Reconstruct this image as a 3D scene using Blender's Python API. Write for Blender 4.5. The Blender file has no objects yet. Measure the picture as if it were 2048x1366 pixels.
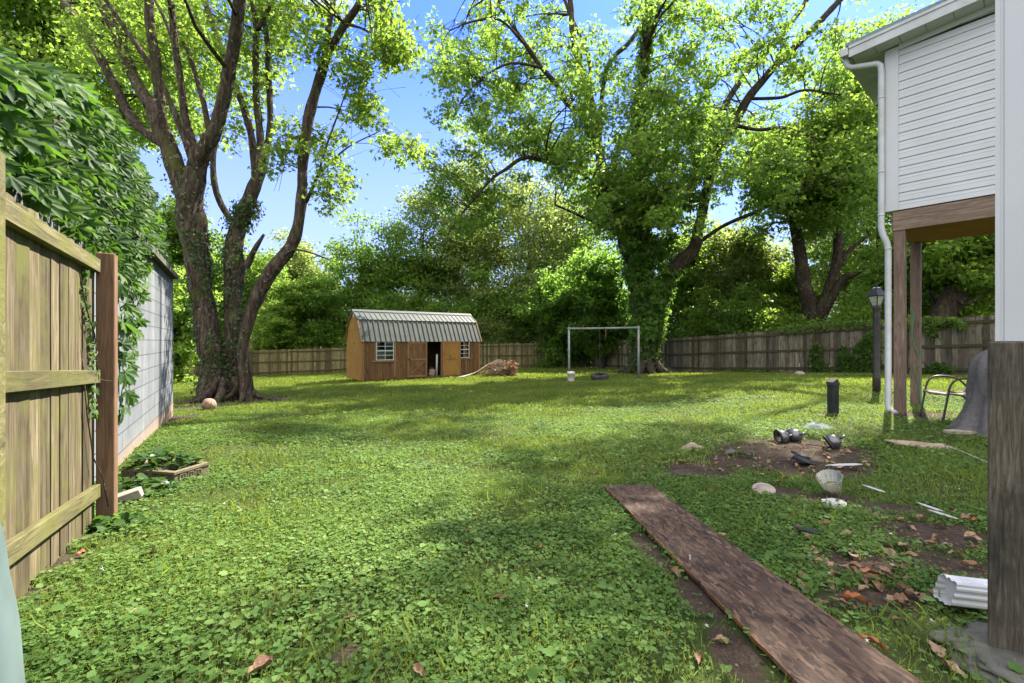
import bpy, math, random
import numpy as np
from mathutils import Vector, Matrix, noise as mnoise

# ------------------------------------------------------------------ camera, sky, sun, exposure
scene = bpy.context.scene
COL = scene.collection
R = math.radians
F_PX = 910.0                                  # focal length in pixels of the 2048 px wide photograph

cam_data = bpy.data.cameras.new('camera')
cam_data.sensor_width = 36.0
cam_data.lens = 36.0 * F_PX / 2048.0
cam_data.clip_start = 0.05
cam_data.clip_end = 2000.0
camera = bpy.data.objects.new('camera', cam_data)
COL.objects.link(camera)
camera.location = (0, 0, 0)
camera.rotation_euler = (R(90), 0, 0)
scene.camera = camera

SUN_AZ, SUN_EL = 40.0, 50.0                   # azimuth clockwise from +Y (into the picture), elevation
to_sun = Vector((math.sin(R(SUN_AZ)) * math.cos(R(SUN_EL)), math.cos(R(SUN_AZ)) * math.cos(R(SUN_EL)), math.sin(R(SUN_EL))))
sun_data = bpy.data.lights.new('sun', 'SUN')
sun_data.energy = 5.0
sun_data.angle = R(0.5)
sun_data.color = (1.0, 0.93, 0.82)
sun = bpy.data.objects.new('sun', sun_data)
COL.objects.link(sun)
sun.rotation_euler = (-to_sun).to_track_quat('-Z', 'Y').to_euler()

world = bpy.data.worlds.new('World')
scene.world = world
world.use_nodes = True
wn, wl = world.node_tree.nodes, world.node_tree.links
wn.clear()
w_out = wn.new('ShaderNodeOutputWorld')
w_bg = wn.new('ShaderNodeBackground')
w_sky = wn.new('ShaderNodeTexSky')
w_sky.sky_type = 'NISHITA'
w_sky.sun_disc = False
w_sky.sun_elevation = R(SUN_EL)
w_sky.sun_rotation = R(SUN_AZ)
w_sky.air_density = 1.0
w_sky.dust_density = 0.3
w_sky.ozone_density = 2.5
w_tc = wn.new('ShaderNodeTexCoord')
w_map = wn.new('ShaderNodeMapping')
w_map.inputs['Scale'].default_value = (1.0, 1.0, 3.2)
w_noise = wn.new('ShaderNodeTexNoise')
w_noise.inputs['Scale'].default_value = 2.2
w_noise.inputs['Detail'].default_value = 9.0
w_noise.inputs['Roughness'].default_value = 0.62
w_ramp = wn.new('ShaderNodeValToRGB')
w_ramp.color_ramp.elements[0].position = 0.54
w_ramp.color_ramp.elements[0].color = (0, 0, 0, 1)
w_ramp.color_ramp.elements[1].position = 0.76
w_ramp.color_ramp.elements[1].color = (0.8, 0.8, 0.8, 1)
w_mix = wn.new('ShaderNodeMixRGB')
w_mix.inputs['Color2'].default_value = (7.2, 6.9, 6.3, 1)
wl.new(w_tc.outputs['Generated'], w_map.inputs['Vector'])
wl.new(w_map.outputs['Vector'], w_noise.inputs['Vector'])
w_sep = wn.new('ShaderNodeSeparateXYZ')
w_mul = wn.new('ShaderNodeMath')
w_mul.operation = 'MULTIPLY_ADD'
w_mul.inputs[1].default_value = -0.24      # unseen cloud added behind the camera as neutral fill light
wl.new(w_tc.outputs['Generated'], w_sep.inputs[0])
wl.new(w_sep.outputs['Y'], w_mul.inputs[0])
w_mul2 = wn.new('ShaderNodeMath')
w_mul2.operation = 'MULTIPLY_ADD'
w_mul2.inputs[1].default_value = 0.20      # unseen cloud added overhead too, to brighten the ground
wl.new(w_sep.outputs['Z'], w_mul2.inputs[0])
wl.new(w_noise.outputs['Fac'], w_mul2.inputs[2])
wl.new(w_mul2.outputs[0], w_mul.inputs[2])
wl.new(w_mul.outputs[0], w_ramp.inputs['Fac'])
wl.new(w_ramp.outputs['Color'], w_mix.inputs['Fac'])
w_hs = wn.new('ShaderNodeMixRGB')
w_hs.blend_type = 'MULTIPLY'
w_hs.inputs['Fac'].default_value = 1.0
w_hs.inputs['Color2'].default_value = (0.25, 0.35, 0.74, 1)
wl.new(w_sky.outputs['Color'], w_hs.inputs['Color1'])
wl.new(w_hs.outputs['Color'], w_mix.inputs['Color1'])
w_mr = wn.new('ShaderNodeMapRange')
w_mr.inputs['From Min'].default_value = 0.05
w_mr.inputs['From Max'].default_value = 0.55
w_mr.inputs['To Min'].default_value = 0.85
w_mr.inputs['To Max'].default_value = 0.0
w_hz = wn.new('ShaderNodeMixRGB')
w_hz.inputs['Color2'].default_value = (1.35, 1.55, 1.80, 1)
wl.new(w_sep.outputs['Z'], w_mr.inputs['Value'])
wl.new(w_mr.outputs['Result'], w_hz.inputs['Fac'])
wl.new(w_mix.outputs['Color'], w_hz.inputs['Color1'])
wl.new(w_hz.outputs['Color'], w_bg.inputs['Color'])
w_bg.inputs['Strength'].default_value = 0.15
wl.new(w_bg.outputs['Background'], w_out.inputs['Surface'])

scene.view_settings.view_transform = 'Standard'
scene.view_settings.look = 'None'
scene.view_settings.exposure = 2.0
scene.view_settings.gamma = 1.0
scene.view_settings.use_curve_mapping = False
scene.cycles.max_bounces = 8
scene.cycles.diffuse_bounces = 4
scene.cycles.transmission_bounces = 6
scene.cycles.transparent_max_bounces = 8
scene.cycles.glossy_bounces = 2
scene.cycles.caustics_reflective = False
scene.cycles.caustics_refractive = False

# ------------------------------------------------------------------ helpers
rng = np.random.default_rng(7)
rnd = random.Random(11)


def P(px, py, Y):
    """The point at depth Y that a pixel of the 2048x1366 photograph looks at."""
    return Vector(((px - 1024.0) / F_PX * Y, Y, (683.0 - py) / F_PX * Y))


GP = np.array([  # surveyed ground points x, y, z (camera eye = 0)
    (0, 0, -1.09), (-2.0, 1.9, -1.12), (-2.74, 3.08, -1.227), (0.8, 3.9, -1.26), (1.0, 1.6, -1.155), (-4.28, 5.0, -1.32), (-6.8, 9.1, -1.50),
    (-8.3, 13.3, -1.71), (-6.6, 20, -1.80), (-0.5, 24, -1.76), (4, 18.5, -1.565), (6.8, 24, -1.71), (14.1, 13.4, -1.06),
    (9.5, 23, -1.57), (7, 28.7, -1.77), (3, 33, -1.89), (-12, 33, -2.23), (-17.9, 31, -2.38), (6.2, 7.4, -1.13), (7.4, 8.4, -1.15),
    (7.6, 9.5, -1.06), (1.95, 1.75, -1.17), (0, 8, -1.43), (0, 13, -1.58), (3.2, 5.2, -1.22), (-14, 18, -1.95), (20, 10, -0.9), (20, 30, -1.7), (10, 2, -1.0), (-10, 3, -1.2),
    (-30, 40, -2.5), (30, 45, -2.0), (0, 48, -2.1), (-40, 10, -1.8), (40, 20, -1.0), (0, -15, -1.0), (20, -15, -0.9), (-20, -15, -1.1)], float)


def _tps_fit(p, z, lam=0.02):
    n = len(p)
    d = np.linalg.norm(p[:, None] - p[None], axis=2)
    K = np.where(d > 0, d * d * np.log(d + 1e-12), 0) + lam * np.eye(n)
    A = np.zeros((n + 3, n + 3))
    A[:n, :n] = K
    A[:n, n] = 1
    A[:n, n + 1:] = p
    A[n, :n] = 1
    A[n + 1:, :n] = p.T
    return np.linalg.solve(A, np.concatenate([z, np.zeros(3)]))


_TW = _tps_fit(GP[:, :2], GP[:, 2])


def GZ(x, y):
    """Ground height at arrays x, y."""
    x = np.clip(np.asarray(x, float), -60, 60)
    y = np.clip(np.asarray(y, float), -20, 60)
    sh = x.shape
    q = np.stack([x.ravel(), y.ravel()], 1)
    out = np.empty(len(q))
    n = len(GP)
    for i in range(0, len(q), 20000):
        s = q[i:i + 20000]
        d = np.linalg.norm(s[:, None] - GP[None, :, :2], axis=2)
        out[i:i + 20000] = (d * d * np.log(d + 1e-12)) @ _TW[:n] + _TW[n] + s @ _TW[n + 1:]
    return np.clip(out, -2.9, -0.6).reshape(sh)


def gz(x, y):
    return float(GZ(np.array([x]), np.array([y]))[0])


def on_ground(px, py):
    """Where the sight line of a pixel meets the ground."""
    ys = np.concatenate([np.arange(1.2, 12, 0.02), np.arange(12, 60, 0.1)])
    X = (px - 1024.0) / F_PX * ys
    Z = (683.0 - py) / F_PX * ys
    below = np.nonzero(Z < GZ(X, ys))[0]
    Y = ys[below[0]] if len(below) else 40.0
    x = (px - 1024.0) / F_PX * Y
    return Vector((x, Y, gz(x, Y)))


def tag(o, label=None, cat=None, group=None, kind=None):
    for k, v in (('label', label), ('category', cat), ('group', group), ('kind', kind)):
        if v:
            o[k] = v
    return o


def empty(name, loc, rz=0.0, label=None, cat=None, group=None):
    o = bpy.data.objects.new(name, None)
    o.empty_display_size = 0.2
    COL.objects.link(o)
    o.location = loc
    o.rotation_euler = (0, 0, rz)
    return tag(o, label, cat, group)


def mesh_from_arrays(name, V, L, counts, mat, parent=None, tint=None, smooth=False):
    """V (n,3) vertices, L flat loop indices, counts loops per face."""
    me = bpy.data.meshes.new(name)
    V = np.ascontiguousarray(V, np.float32)
    me.vertices.add(len(V))
    me.vertices.foreach_set('co', V.ravel())
    L = np.ascontiguousarray(L, np.int32)
    me.loops.add(len(L))
    me.loops.foreach_set('vertex_index', L)
    counts = np.asarray(counts, np.int32)
    me.polygons.add(len(counts))
    starts = np.zeros(len(counts), np.int32)
    starts[1:] = np.cumsum(counts)[:-1]
    me.polygons.foreach_set('loop_start', starts)
    me.polygons.foreach_set('loop_total', counts)
    if smooth:
        me.polygons.foreach_set('use_smooth', np.ones(len(counts), bool))
    if tint is not None:
        a = me.attributes.new('tint', 'FLOAT', 'FACE')
        a.data.foreach_set('value', np.ascontiguousarray(tint, np.float32))
    me.update(calc_edges=True)
    me.materials.append(mat)
    o = bpy.data.objects.new(name, me)
    COL.objects.link(o)
    if parent is not None:
        o.parent = parent
    return o


class MB:
    """Collects simple solids into one mesh. Coordinates are the parent's local ones unless org is given (then world minus org)."""

    def __init__(self, org=(0, 0, 0), M=None):
        self.v, self.f, self.t, self.s = [], [], [], []
        self.org = Vector(org)
        self.M = M

    def add(self, verts, faces, tint=None, smooth=False):
        b = len(self.v)
        for p in verts:
            p = Vector(p)
            if self.M is not None:
                p = self.M @ p
            self.v.append(p - self.org)
        t = rnd.random() if tint is None else tint
        for f in faces:
            self.f.append([b + i for i in f])
            self.t.append(t)
            self.s.append(smooth)

    def box(self, c, s, rot=None, tint=None, jit=0.0, bev=0.0):
        c = Vector(c)
        hx, hy, hz = s[0] / 2, s[1] / 2, s[2] / 2
        if bev <= 0:
            vs = [Vector((x, y, z)) for z in (-hz, hz) for y in (-hy, hy) for x in (-hx, hx)]
            fs = [(0, 2, 3, 1), (4, 5, 7, 6), (0, 1, 5, 4), (2, 6, 7, 3), (0, 4, 6, 2), (1, 3, 7, 5)]
        else:
            b = min(bev, hx * .9, hy * .9, hz * .9)
            vs, fs = [], []
            idx = {}
            for sx in (-1, 1):
                for sy in (-1, 1):
                    for sz in (-1, 1):
                        for ax in range(3):
                            p = [sx * (hx - b), sy * (hy - b), sz * (hz - b)]
                            p[ax] = (sx * hx, sy * hy, sz * hz)[ax]
                            idx[(sx, sy, sz, ax)] = len(vs)
                            vs.append(Vector(p))
            q = idx
            for s_ in (-1, 1):
                a = [q[(s_, y, z, 0)] for y, z in ((-1, -1), (1, -1), (1, 1), (-1, 1))]
                fs.append(a if s_ > 0 else a[::-1])
                a = [q[(x, s_, z, 1)] for x, z in ((-1, -1), (-1, 1), (1, 1), (1, -1))]
                fs.append(a if s_ > 0 else a[::-1])
                a = [q[(x, y, s_, 2)] for x, y in ((-1, -1), (1, -1), (1, 1), (-1, 1))]
                fs.append(a if s_ > 0 else a[::-1])
            for a_ in (-1, 1):
                for b_ in (-1, 1):
                    fs.append([q[(a_, b_, -1, 0)], q[(a_, b_, 1, 0)], q[(a_, b_, 1, 1)], q[(a_, b_, -1, 1)]])
                    fs.append([q[(a_, -1, b_, 0)], q[(a_, 1, b_, 0)], q[(a_, 1, b_, 2)], q[(a_, -1, b_, 2)]])
                    fs.append([q[(-1, a_, b_, 1)], q[(1, a_, b_, 1)], q[(1, a_, b_, 2)], q[(-1, a_, b_, 2)]])
                    for c_ in (-1, 1):
                        fs.append([q[(a_, b_, c_, 0)], q[(a_, b_, c_, 1)], q[(a_, b_, c_, 2)]])
        if jit:
            vs = [p + Vector((rnd.uniform(-jit, jit), rnd.uniform(-jit, jit), rnd.uniform(-jit, jit))) for p in vs]
        if rot is not None:
            if not isinstance(rot, Matrix):
                rot = Matrix.Rotation(rot, 3, 'Z')
            vs = [rot @ p for p in vs]
        self.add([p + c for p in vs], fs, tint)

    def bar(self, a, b, w, h, up=(0, 0, 1), tint=None, bev=0.0):
        """A box from a to b, w wide across, h tall along up."""
        a, b = Vector(a), Vector(b)
        x = (b - a)
        ln = x.length
        x.normalize()
        u = Vector(up)
        y = u.cross(x)
        if y.length < 1e-4:
            y = Vector((1, 0, 0)).cross(x)
        y.normalize()
        z = x.cross(y)
        m = Matrix((x, y, z)).transposed()
        self.box((a + b) / 2, (ln, w, h), m, tint, bev=bev)

    def tube(self, pts, rad, n=8, caps=True, tint=None, smooth=True):
        pts = [Vector(p) for p in pts]
        if not hasattr(rad, '__len__'):
            rad = [rad] * len(pts)
        vs, fs = [], []
        prev = None
        for i, p in enumerate(pts):
            d = (pts[min(i + 1, len(pts) - 1)] - pts[max(i - 1, 0)])
            if d.length < 1e-9:
                d = Vector((0, 0, 1))
            d.normalize()
            if prev is None:
                prev = d.orthogonal().normalized()
            prev = (prev - d * prev.dot(d))
            if prev.length < 1e-6:
                prev = d.orthogonal()
            prev.normalize()
            q = d.cross(prev)
            for k in range(n):
                a = 2 * math.pi * k / n
                vs.append(p + (prev * math.cos(a) + q * math.sin(a)) * rad[i])
        for i in range(len(pts) - 1):
            for k in range(n):
                k2 = (k + 1) % n
                fs.append((i * n + k, i * n + k2, (i + 1) * n + k2, (i + 1) * n + k))
        if caps:
            fs.append(tuple(range(n))[::-1])
            fs.append(tuple((len(pts) - 1) * n + k for k in range(n)))
        self.add(vs, fs, tint, smooth)

    def lathe(self, prof, n=24, c=(0, 0, 0), M=None, tint=None, smooth=True, wob=None):
        """prof [(r, z)], turned about z, then M (3x3) and moved to c."""
        c = Vector(c)
        vs, fs = [], []
        for j, (r, z) in enumerate(prof):
            for k in range(n):
                a = 2 * math.pi * k / n
                rr = r * (wob(a, j) if wob else 1)
                p = Vector((rr * math.cos(a), rr * math.sin(a), z))
                vs.append((M @ p if M is not None else p) + c)
        for j in range(len(prof) - 1):
            for k in range(n):
                k2 = (k + 1) % n
                fs.append((j * n + k, j * n + k2, (j + 1) * n + k2, (j + 1) * n + k))
        self.add(vs, fs, tint, smooth)

    def prism(self, poly, a, b, axis='y', tint=None):
        """poly in the two other axes, extruded from a to b along axis."""
        def mk(u, v, w):
            return {'x': (w, u, v), 'y': (u, w, v), 'z': (u, v, w)}[axis]
        n = len(poly)
        vs = [mk(u, v, a) for u, v in poly] + [mk(u, v, b) for u, v in poly]
        fs = [tuple(range(n))[::-1], tuple(range(n, 2 * n))]
        fs += [(i, (i + 1) % n, n + (i + 1) % n, n + i) for i in range(n)]
        self.add(vs, fs, tint)

    def build(self, name, mat, parent=None, label=None):
        L = [i for f in self.f for i in f]
        o = mesh_from_arrays(name, np.array([tuple(p) for p in self.v]).reshape(-1, 3), L, [len(f) for f in self.f], mat, parent, np.array(self.t))
        o.data.polygons.foreach_set('use_smooth', np.array(self.s, bool))
        if label:
            o['label'] = label
        return o


# ------------------------------------------------------------------ materials
class NT:
    def __init__(self, name):
        self.m = bpy.data.materials.new(name)
        self.m.use_nodes = True
        self.n, self.l = self.m.node_tree.nodes, self.m.node_tree.links
        self.n.clear()
        self.out = self.n.new('ShaderNodeOutputMaterial')

    def node(self, t, **kw):
        o = self.n.new(t)
        for k, v in kw.items():
            if k.startswith('i_'):
                k = k[2:]
                o.inputs[int(k) if k.isdigit() else k.replace('_', ' ')].default_value = v
            else:
                setattr(o, k, v)
        return o

    def link(self, a, b):
        self.l.new(a, b)

    def coords(self, scale=(1, 1, 1), kind='Object', rot=(0, 0, 0)):
        tc = self.node('ShaderNodeTexCoord')
        mp = self.node('ShaderNodeMapping')
        mp.inputs['Scale'].default_value = scale
        mp.inputs['Rotation'].default_value = rot
        self.link(tc.outputs[kind], mp.inputs['Vector'])
        return mp.outputs['Vector']

    def noise(self, vec, scale, detail=4, rough=0.55, dist=0.0):
        o = self.node('ShaderNodeTexNoise', i_Scale=scale, i_Detail=detail, i_Roughness=rough, i_Distortion=dist)
        self.link(vec, o.inputs['Vector'])
        return o.outputs['Fac']

    def ramp(self, fac, stops):
        o = self.node('ShaderNodeValToRGB')
        e = o.color_ramp.elements
        while len(e) < len(stops):
            e.new(0.5)
        for i, (p, c) in enumerate(stops):
            e[i].position = p
            e[i].color = (*c, 1) if hasattr(c, '__len__') else (c, c, c, 1)
        self.link(fac, o.inputs['Fac'])
        return o.outputs['Color']

    def mix(self, fac, a, b, mode='MIX'):
        o = self.node('ShaderNodeMixRGB', blend_type=mode)
        for s, v in ((o.inputs['Fac'], fac), (o.inputs['Color1'], a), (o.inputs['Color2'], b)):
            if hasattr(v, 'is_linked') or hasattr(v, 'links'):
                self.link(v, s)
            elif hasattr(v, '__len__'):
                s.default_value = (*v, 1)[:4]
            else:
                s.default_value = v
        return o.outputs['Color']

    def math(self, op, a, b=0.0, clamp=False):
        o = self.node('ShaderNodeMath', operation=op, use_clamp=clamp)
        for i, v in enumerate((a, b)):
            if hasattr(v, 'links'):
                self.link(v, o.inputs[i])
            else:
                o.inputs[i].default_value = v
        return o.outputs[0]

    def attr(self, name='tint'):
        return self.node('ShaderNodeAttribute', attribute_name=name).outputs['Fac']

    def bump(self, h, strength=0.3, dist=0.02):
        o = self.node('ShaderNodeBump', i_Strength=strength, i_Distance=dist)
        self.link(h, o.inputs['Height'])
        return o.outputs['Normal']

    def principled(self, color, rough=0.7, normal=None, metallic=0.0, spec=0.3, **kw):
        b = self.node('ShaderNodeBsdfPrincipled')
        for key, v in (('Base Color', color), ('Roughness', rough), ('Metallic', metallic), ('Specular IOR Level', spec)):
            if hasattr(v, 'links'):
                self.link(v, b.inputs[key])
            elif hasattr(v, '__len__'):
                b.inputs[key].default_value = (*v, 1)[:4]
            else:
                b.inputs[key].default_value = v
        if normal is not None:
            self.link(normal, b.inputs['Normal'])
        for k, v in kw.items():
            b.inputs[k.replace('_', ' ')].default_value = v
        self.link(b.outputs[0], self.out.inputs['Surface'])
        return b


def mat_simple(name, c, rough=0.6, metallic=0.0, var=0.25, scale=6.0, bump=0.15, dirt=None, spec=0.3):
    t = NT(name)
    v = t.coords()
    n1 = t.noise(v, scale, 6)
    lo = tuple(x * (1 - var) for x in c)
    hi = tuple(min(1, x * (1 + var)) for x in c)
    col = t.ramp(n1, [(0.3, lo), (0.7, hi)])
    if dirt:
        n2 = t.noise(v, scale * 0.35, 8, 0.65)
        col = t.mix(t.ramp(n2, [(0.48, 0.0), (0.68, 0.8)]), col, dirt)
    t.principled(col, rough, t.bump(n1, bump, 0.01), metallic, spec)
    return t.m


def mat_wood(name, c1, c2, c3, axis='z', grain=1.0, moss=None, moss_amt=0.5, rough=0.8, knots=True, tintamt=0.5, turn=0.0):
    """Weathered timber: grain along an axis, knots, per-board tone, moss stains."""
    t = NT(name)
    st = {'x': (1.2, 16, 16), 'y': (16, 1.2, 16), 'z': (16, 16, 1.2)}[axis]
    tc = t.node('ShaderNodeTexCoord')
    off = t.node('ShaderNodeVectorMath', operation='ADD')
    sc = t.node('ShaderNodeVectorMath', operation='SCALE')
    a = t.node('ShaderNodeAttribute', attribute_name='tint')
    sc.inputs[0].default_value = (37.0, 53.0, 71.0)
    t.link(a.outputs['Fac'], sc.inputs['Scale'])
    vr = t.node('ShaderNodeVectorRotate', rotation_type='Z_AXIS')
    vr.inputs['Angle'].default_value = turn
    t.link(tc.outputs['Object'], vr.inputs['Vector'])
    t.link(vr.outputs[0], off.inputs[0])
    t.link(sc.outputs[0], off.inputs[1])
    mp = t.node('ShaderNodeMapping')
    mp.inputs['Scale'].default_value = tuple(s * grain for s in st)
    t.link(off.outputs[0], mp.inputs['Vector'])
    g = t.noise(mp.outputs[0], 2.0, 8, 0.65, 1.2)
    big = t.noise(off.outputs[0], 1.7, 5, 0.6)
    col = t.ramp(g, [(0.32, c1), (0.52, c2), (0.72, c3)])
    tone = t.ramp(a.outputs['Fac'], [(0.0, 1 - tintamt * 0.6), (1.0, 1 + tintamt * 0.4)])
    col = t.mix(1.0, col, tone, 'MULTIPLY')
    col = t.mix(t.ramp(big, [(0.4, 0.0), (0.7, 0.45)]), col, tuple(x * 0.55 for x in c2))
    if knots:
        ks = {'x': (1.3, 6, 6), 'y': (6, 1.3, 6), 'z': (6, 6, 1.3)}[axis]
        mk = t.node('ShaderNodeMapping')
        mk.inputs['Scale'].default_value = ks
        t.link(off.outputs[0], mk.inputs['Vector'])
        vo = t.node('ShaderNodeTexVoronoi', i_Scale=1.0)
        t.link(mk.outputs[0], vo.inputs['Vector'])
        col = t.mix(t.ramp(vo.outputs['Distance'], [(0.06, 0.85), (0.14, 0.0)]), col, tuple(x * 0.25 for x in c1))
    if moss:
        mn = t.noise(off.outputs[0], 3.2, 7, 0.6)
        col = t.mix(t.ramp(mn, [(0.62 - 0.3 * moss_amt, 0.0), (0.80 - 0.2 * moss_amt, 0.85)]), col, moss)
    t.principled(col, rough, t.bump(g, 0.45, 0.006), 0, 0.2)
    return t.m


def mat_leaf(name, dark, mid, light, trans, tmix=0.45, rough=0.5, brown=None, spec=0.22):
    """Leaf with thin translucent blade; tone differs from leaf to leaf."""
    t = NT(name)
    a = t.attr()
    stops = [(0.0, dark), (0.5, mid), (0.96, light)]
    if brown:
        stops.append((1.0, brown))
    col = t.ramp(a, stops)
    b = t.node('ShaderNodeBsdfPrincipled')
    t.link(col, b.inputs['Base Color'])
    b.inputs['Roughness'].default_value = rough
    b.inputs['Specular IOR Level'].default_value = spec
    tr = t.node('ShaderNodeBsdfTranslucent')
    tcol = t.mix(a, tuple(x * 0.6 for x in trans), trans)
    t.link(tcol, tr.inputs['Color'])
    mx = t.node('ShaderNodeMixShader')
    mx.inputs[0].default_value = tmix
    t.link(b.outputs[0], mx.inputs[1])
    t.link(tr.outputs[0], mx.inputs[2])
    t.link(mx.outputs[0], t.out.inputs['Surface'])
    return t.m


def mat_bark(name, c1, c2, c3, moss=(0.075, 0.085, 0.018), moss_amt=0.4, lichen=(0.22, 0.25, 0.18), scale=1.0):
    t = NT(name)
    v2 = t.coords()
    dn = t.node('ShaderNodeTexNoise', i_Scale=2.5, i_Detail=4.0)
    t.link(v2, dn.inputs['Vector'])
    sc = t.node('ShaderNodeVectorMath', operation='SCALE')
    sc.inputs['Scale'].default_value = 0.22
    t.link(dn.outputs['Color'], sc.inputs[0])
    ad = t.node('ShaderNodeVectorMath', operation='ADD')
    t.link(v2, ad.inputs[0])
    t.link(sc.outputs[0], ad.inputs[1])
    mp = t.node('ShaderNodeMapping')
    mp.inputs['Scale'].default_value = (15 * scale, 15 * scale, 1.7 * scale)
    t.link(ad.outputs[0], mp.inputs['Vector'])
    v = mp.outputs[0]
    g = t.noise(v, 1.0, 10, 0.72, 0.4)
    fine = t.noise(v2, 34, 6, 0.7)
    h = t.math('ADD', t.math('MULTIPLY', g, 1.0), t.math('MULTIPLY', fine, 0.25))
    col = t.ramp(h, [(0.47, c1), (0.60, c2), (0.76, c3)])
    mn = t.noise(v2, 1.4, 8, 0.62)
    col = t.mix(t.ramp(mn, [(0.60 - 0.22 * moss_amt, 0.0), (0.78 - 0.2 * moss_amt, 0.85)]), col, moss)
    vl = t.node('ShaderNodeTexVoronoi', i_Scale=5.5)
    t.link(v2, vl.inputs['Vector'])
    ln = t.noise(v2, 12, 6, 0.7)
    lm = t.math('ADD', vl.outputs['Distance'], t.math('MULTIPLY', ln, 0.6))
    col = t.mix(t.ramp(lm, [(0.34, 0.7), (0.50, 0.0)]), col, lichen)
    t.principled(col, 0.9, t.bump(h, 1.0, 0.05), 0, 0.15)
    return t.m


M = {}
M['fence_near'] = mat_wood('weathered_fence_wood', (0.045, 0.034, 0.018), (0.128, 0.102, 0.058), (0.245, 0.205, 0.13), 'z', moss=(0.105, 0.105, 0.03), moss_amt=0.5, tintamt=0.95)
M['rail_near'] = mat_wood('mossy_rail_wood', (0.055, 0.047, 0.022), (0.125, 0.112, 0.05), (0.225, 0.20, 0.105), 'y', moss=(0.12, 0.125, 0.028), moss_amt=0.6)
M['post_near'] = mat_wood('brown_post_wood', (0.09, 0.05, 0.028), (0.17, 0.10, 0.055), (0.26, 0.16, 0.09), 'z', tintamt=0.1)
M['fence_far'] = mat_wood('grey_fence_wood', (0.065, 0.052, 0.036), (0.17, 0.142, 0.105), (0.33, 0.285, 0.22), 'z', grain=0.6, moss=(0.045, 0.045, 0.02), moss_amt=0.35, tintamt=1.2)
M['rail_far'] = mat_wood('dark_mossy_rail_wood', (0.035, 0.028, 0.014), (0.065, 0.055, 0.026), (0.11, 0.095, 0.045), 'x', moss=(0.055, 0.06, 0.016), moss_amt=0.6)
M['back_fence'] = mat_wood('yellowish_fence_wood', (0.10, 0.080, 0.035), (0.20, 0.162, 0.08), (0.33, 0.28, 0.15), 'z', grain=0.6, moss=(0.10, 0.105, 0.03), moss_amt=0.35, tintamt=1.1)
M['back_rail'] = mat_wood('yellowish_rail_wood', (0.06, 0.048, 0.02), (0.10, 0.084, 0.036), (0.16, 0.135, 0.06), 'x', moss=(0.09, 0.095, 0.022), moss_amt=0.5)
M['shed_wall'] = mat_wood('stained_shed_siding', (0.070, 0.037, 0.016), (0.145, 0.078, 0.033), (0.225, 0.130, 0.060), 'z', tintamt=0.35, moss=(0.055, 0.05, 0.022), moss_amt=0.05)
M['shed_gable'] = mat_wood('ochre_plywood', (0.22, 0.112, 0.026), (0.29, 0.152, 0.036), (0.34, 0.19, 0.05), 'z', tintamt=0.0, knots=False)
M['shed_trim'] = mat_wood('shed_trim_wood', (0.15, 0.075, 0.032), (0.24, 0.13, 0.06), (0.33, 0.20, 0.10), 'z', tintamt=0.3)
M['deck_wood'] = mat_wood('grey_brown_timber', (0.10, 0.065, 0.045), (0.19, 0.135, 0.10), (0.30, 0.23, 0.18), 'x', tintamt=0.2, turn=0.863)
M['deck_post'] = mat_wood('deck_post_timber', (0.085, 0.055, 0.04), (0.16, 0.11, 0.085), (0.25, 0.19, 0.15), 'z', tintamt=0.2)
M['grey_post'] = mat_wood('grey_green_post_timber', (0.030, 0.026, 0.018), (0.090, 0.078, 0.058), (0.18, 0.160, 0.122), 'z', grain=2.6, moss=(0.018, 0.018, 0.016), moss_amt=0.35, tintamt=0.0)
M['osb_soffit'] = mat_wood('osb_underfloor', (0.14, 0.055, 0.02), (0.24, 0.10, 0.04), (0.32, 0.15, 0.06), 'x', knots=False, tintamt=0.1)
M['white_vinyl'] = mat_simple('white_vinyl', (0.44, 0.455, 0.47), 0.42, var=0.05, bump=0.03, scale=2, dirt=(0.40, 0.41, 0.40))
M['white_metal'] = mat_simple('white_painted_metal', (0.42, 0.435, 0.445), 0.40, var=0.06, bump=0.04, dirt=(0.30, 0.30, 0.26), scale=5)
M['roof_blue'] = mat_simple('grey_blue_shingle', (0.16, 0.21, 0.24), 0.85, var=0.3, scale=30)
M['roof_metal'] = None
M['concrete'] = mat_simple('grey_concrete', (0.085, 0.083, 0.068), 0.9, var=0.35, scale=9, bump=0.6, dirt=(0.10, 0.11, 0.05))
M['stone'] = mat_simple('pale_stone', (0.27, 0.23, 0.18), 0.9, var=0.25, scale=9, bump=0.5)
M['planter'] = mat_simple('aged_cast_concrete', (0.15, 0.125, 0.075), 0.9, var=0.4, scale=18, bump=0.6, dirt=(0.10, 0.09, 0.035))
M['black_paint'] = mat_simple('black_paint', (0.018, 0.019, 0.021), 0.5, var=0.4, bump=0.1)
M['dark_metal'] = mat_simple('dark_bronze_metal', (0.05, 0.045, 0.042), 0.45, 0.3, var=0.3)
M['chrome'] = mat_simple('dull_steel', (0.13, 0.125, 0.125), 0.32, 0.8, var=0.25, scale=14)
M['pipe'] = mat_simple('galvanised_pipe', (0.19, 0.24, 0.215), 0.55, 0.2, var=0.2, scale=5, dirt=(0.18, 0.09, 0.05))
M['rust'] = mat_simple('rusty_iron', (0.16, 0.07, 0.035), 0.85, 0.1, var=0.4, scale=14)
M['rubber'] = mat_simple('tyre_rubber', (0.035, 0.035, 0.036), 0.85, var=0.4, scale=14, dirt=(0.09, 0.085, 0.075))
M['bucket'] = mat_simple('dirty_white_plastic', (0.66, 0.64, 0.60), 0.5, var=0.08, dirt=(0.38, 0.35, 0.30))
M['cloth'] = mat_simple('grey_canvas', (0.088, 0.082, 0.080), 0.85, var=0.12, scale=60, bump=0.15, dirt=(0.15, 0.132, 0.11))
M['sling'] = mat_simple('taupe_sling_fabric', (0.19, 0.155, 0.125), 0.85, var=0.15, scale=60)
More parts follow.
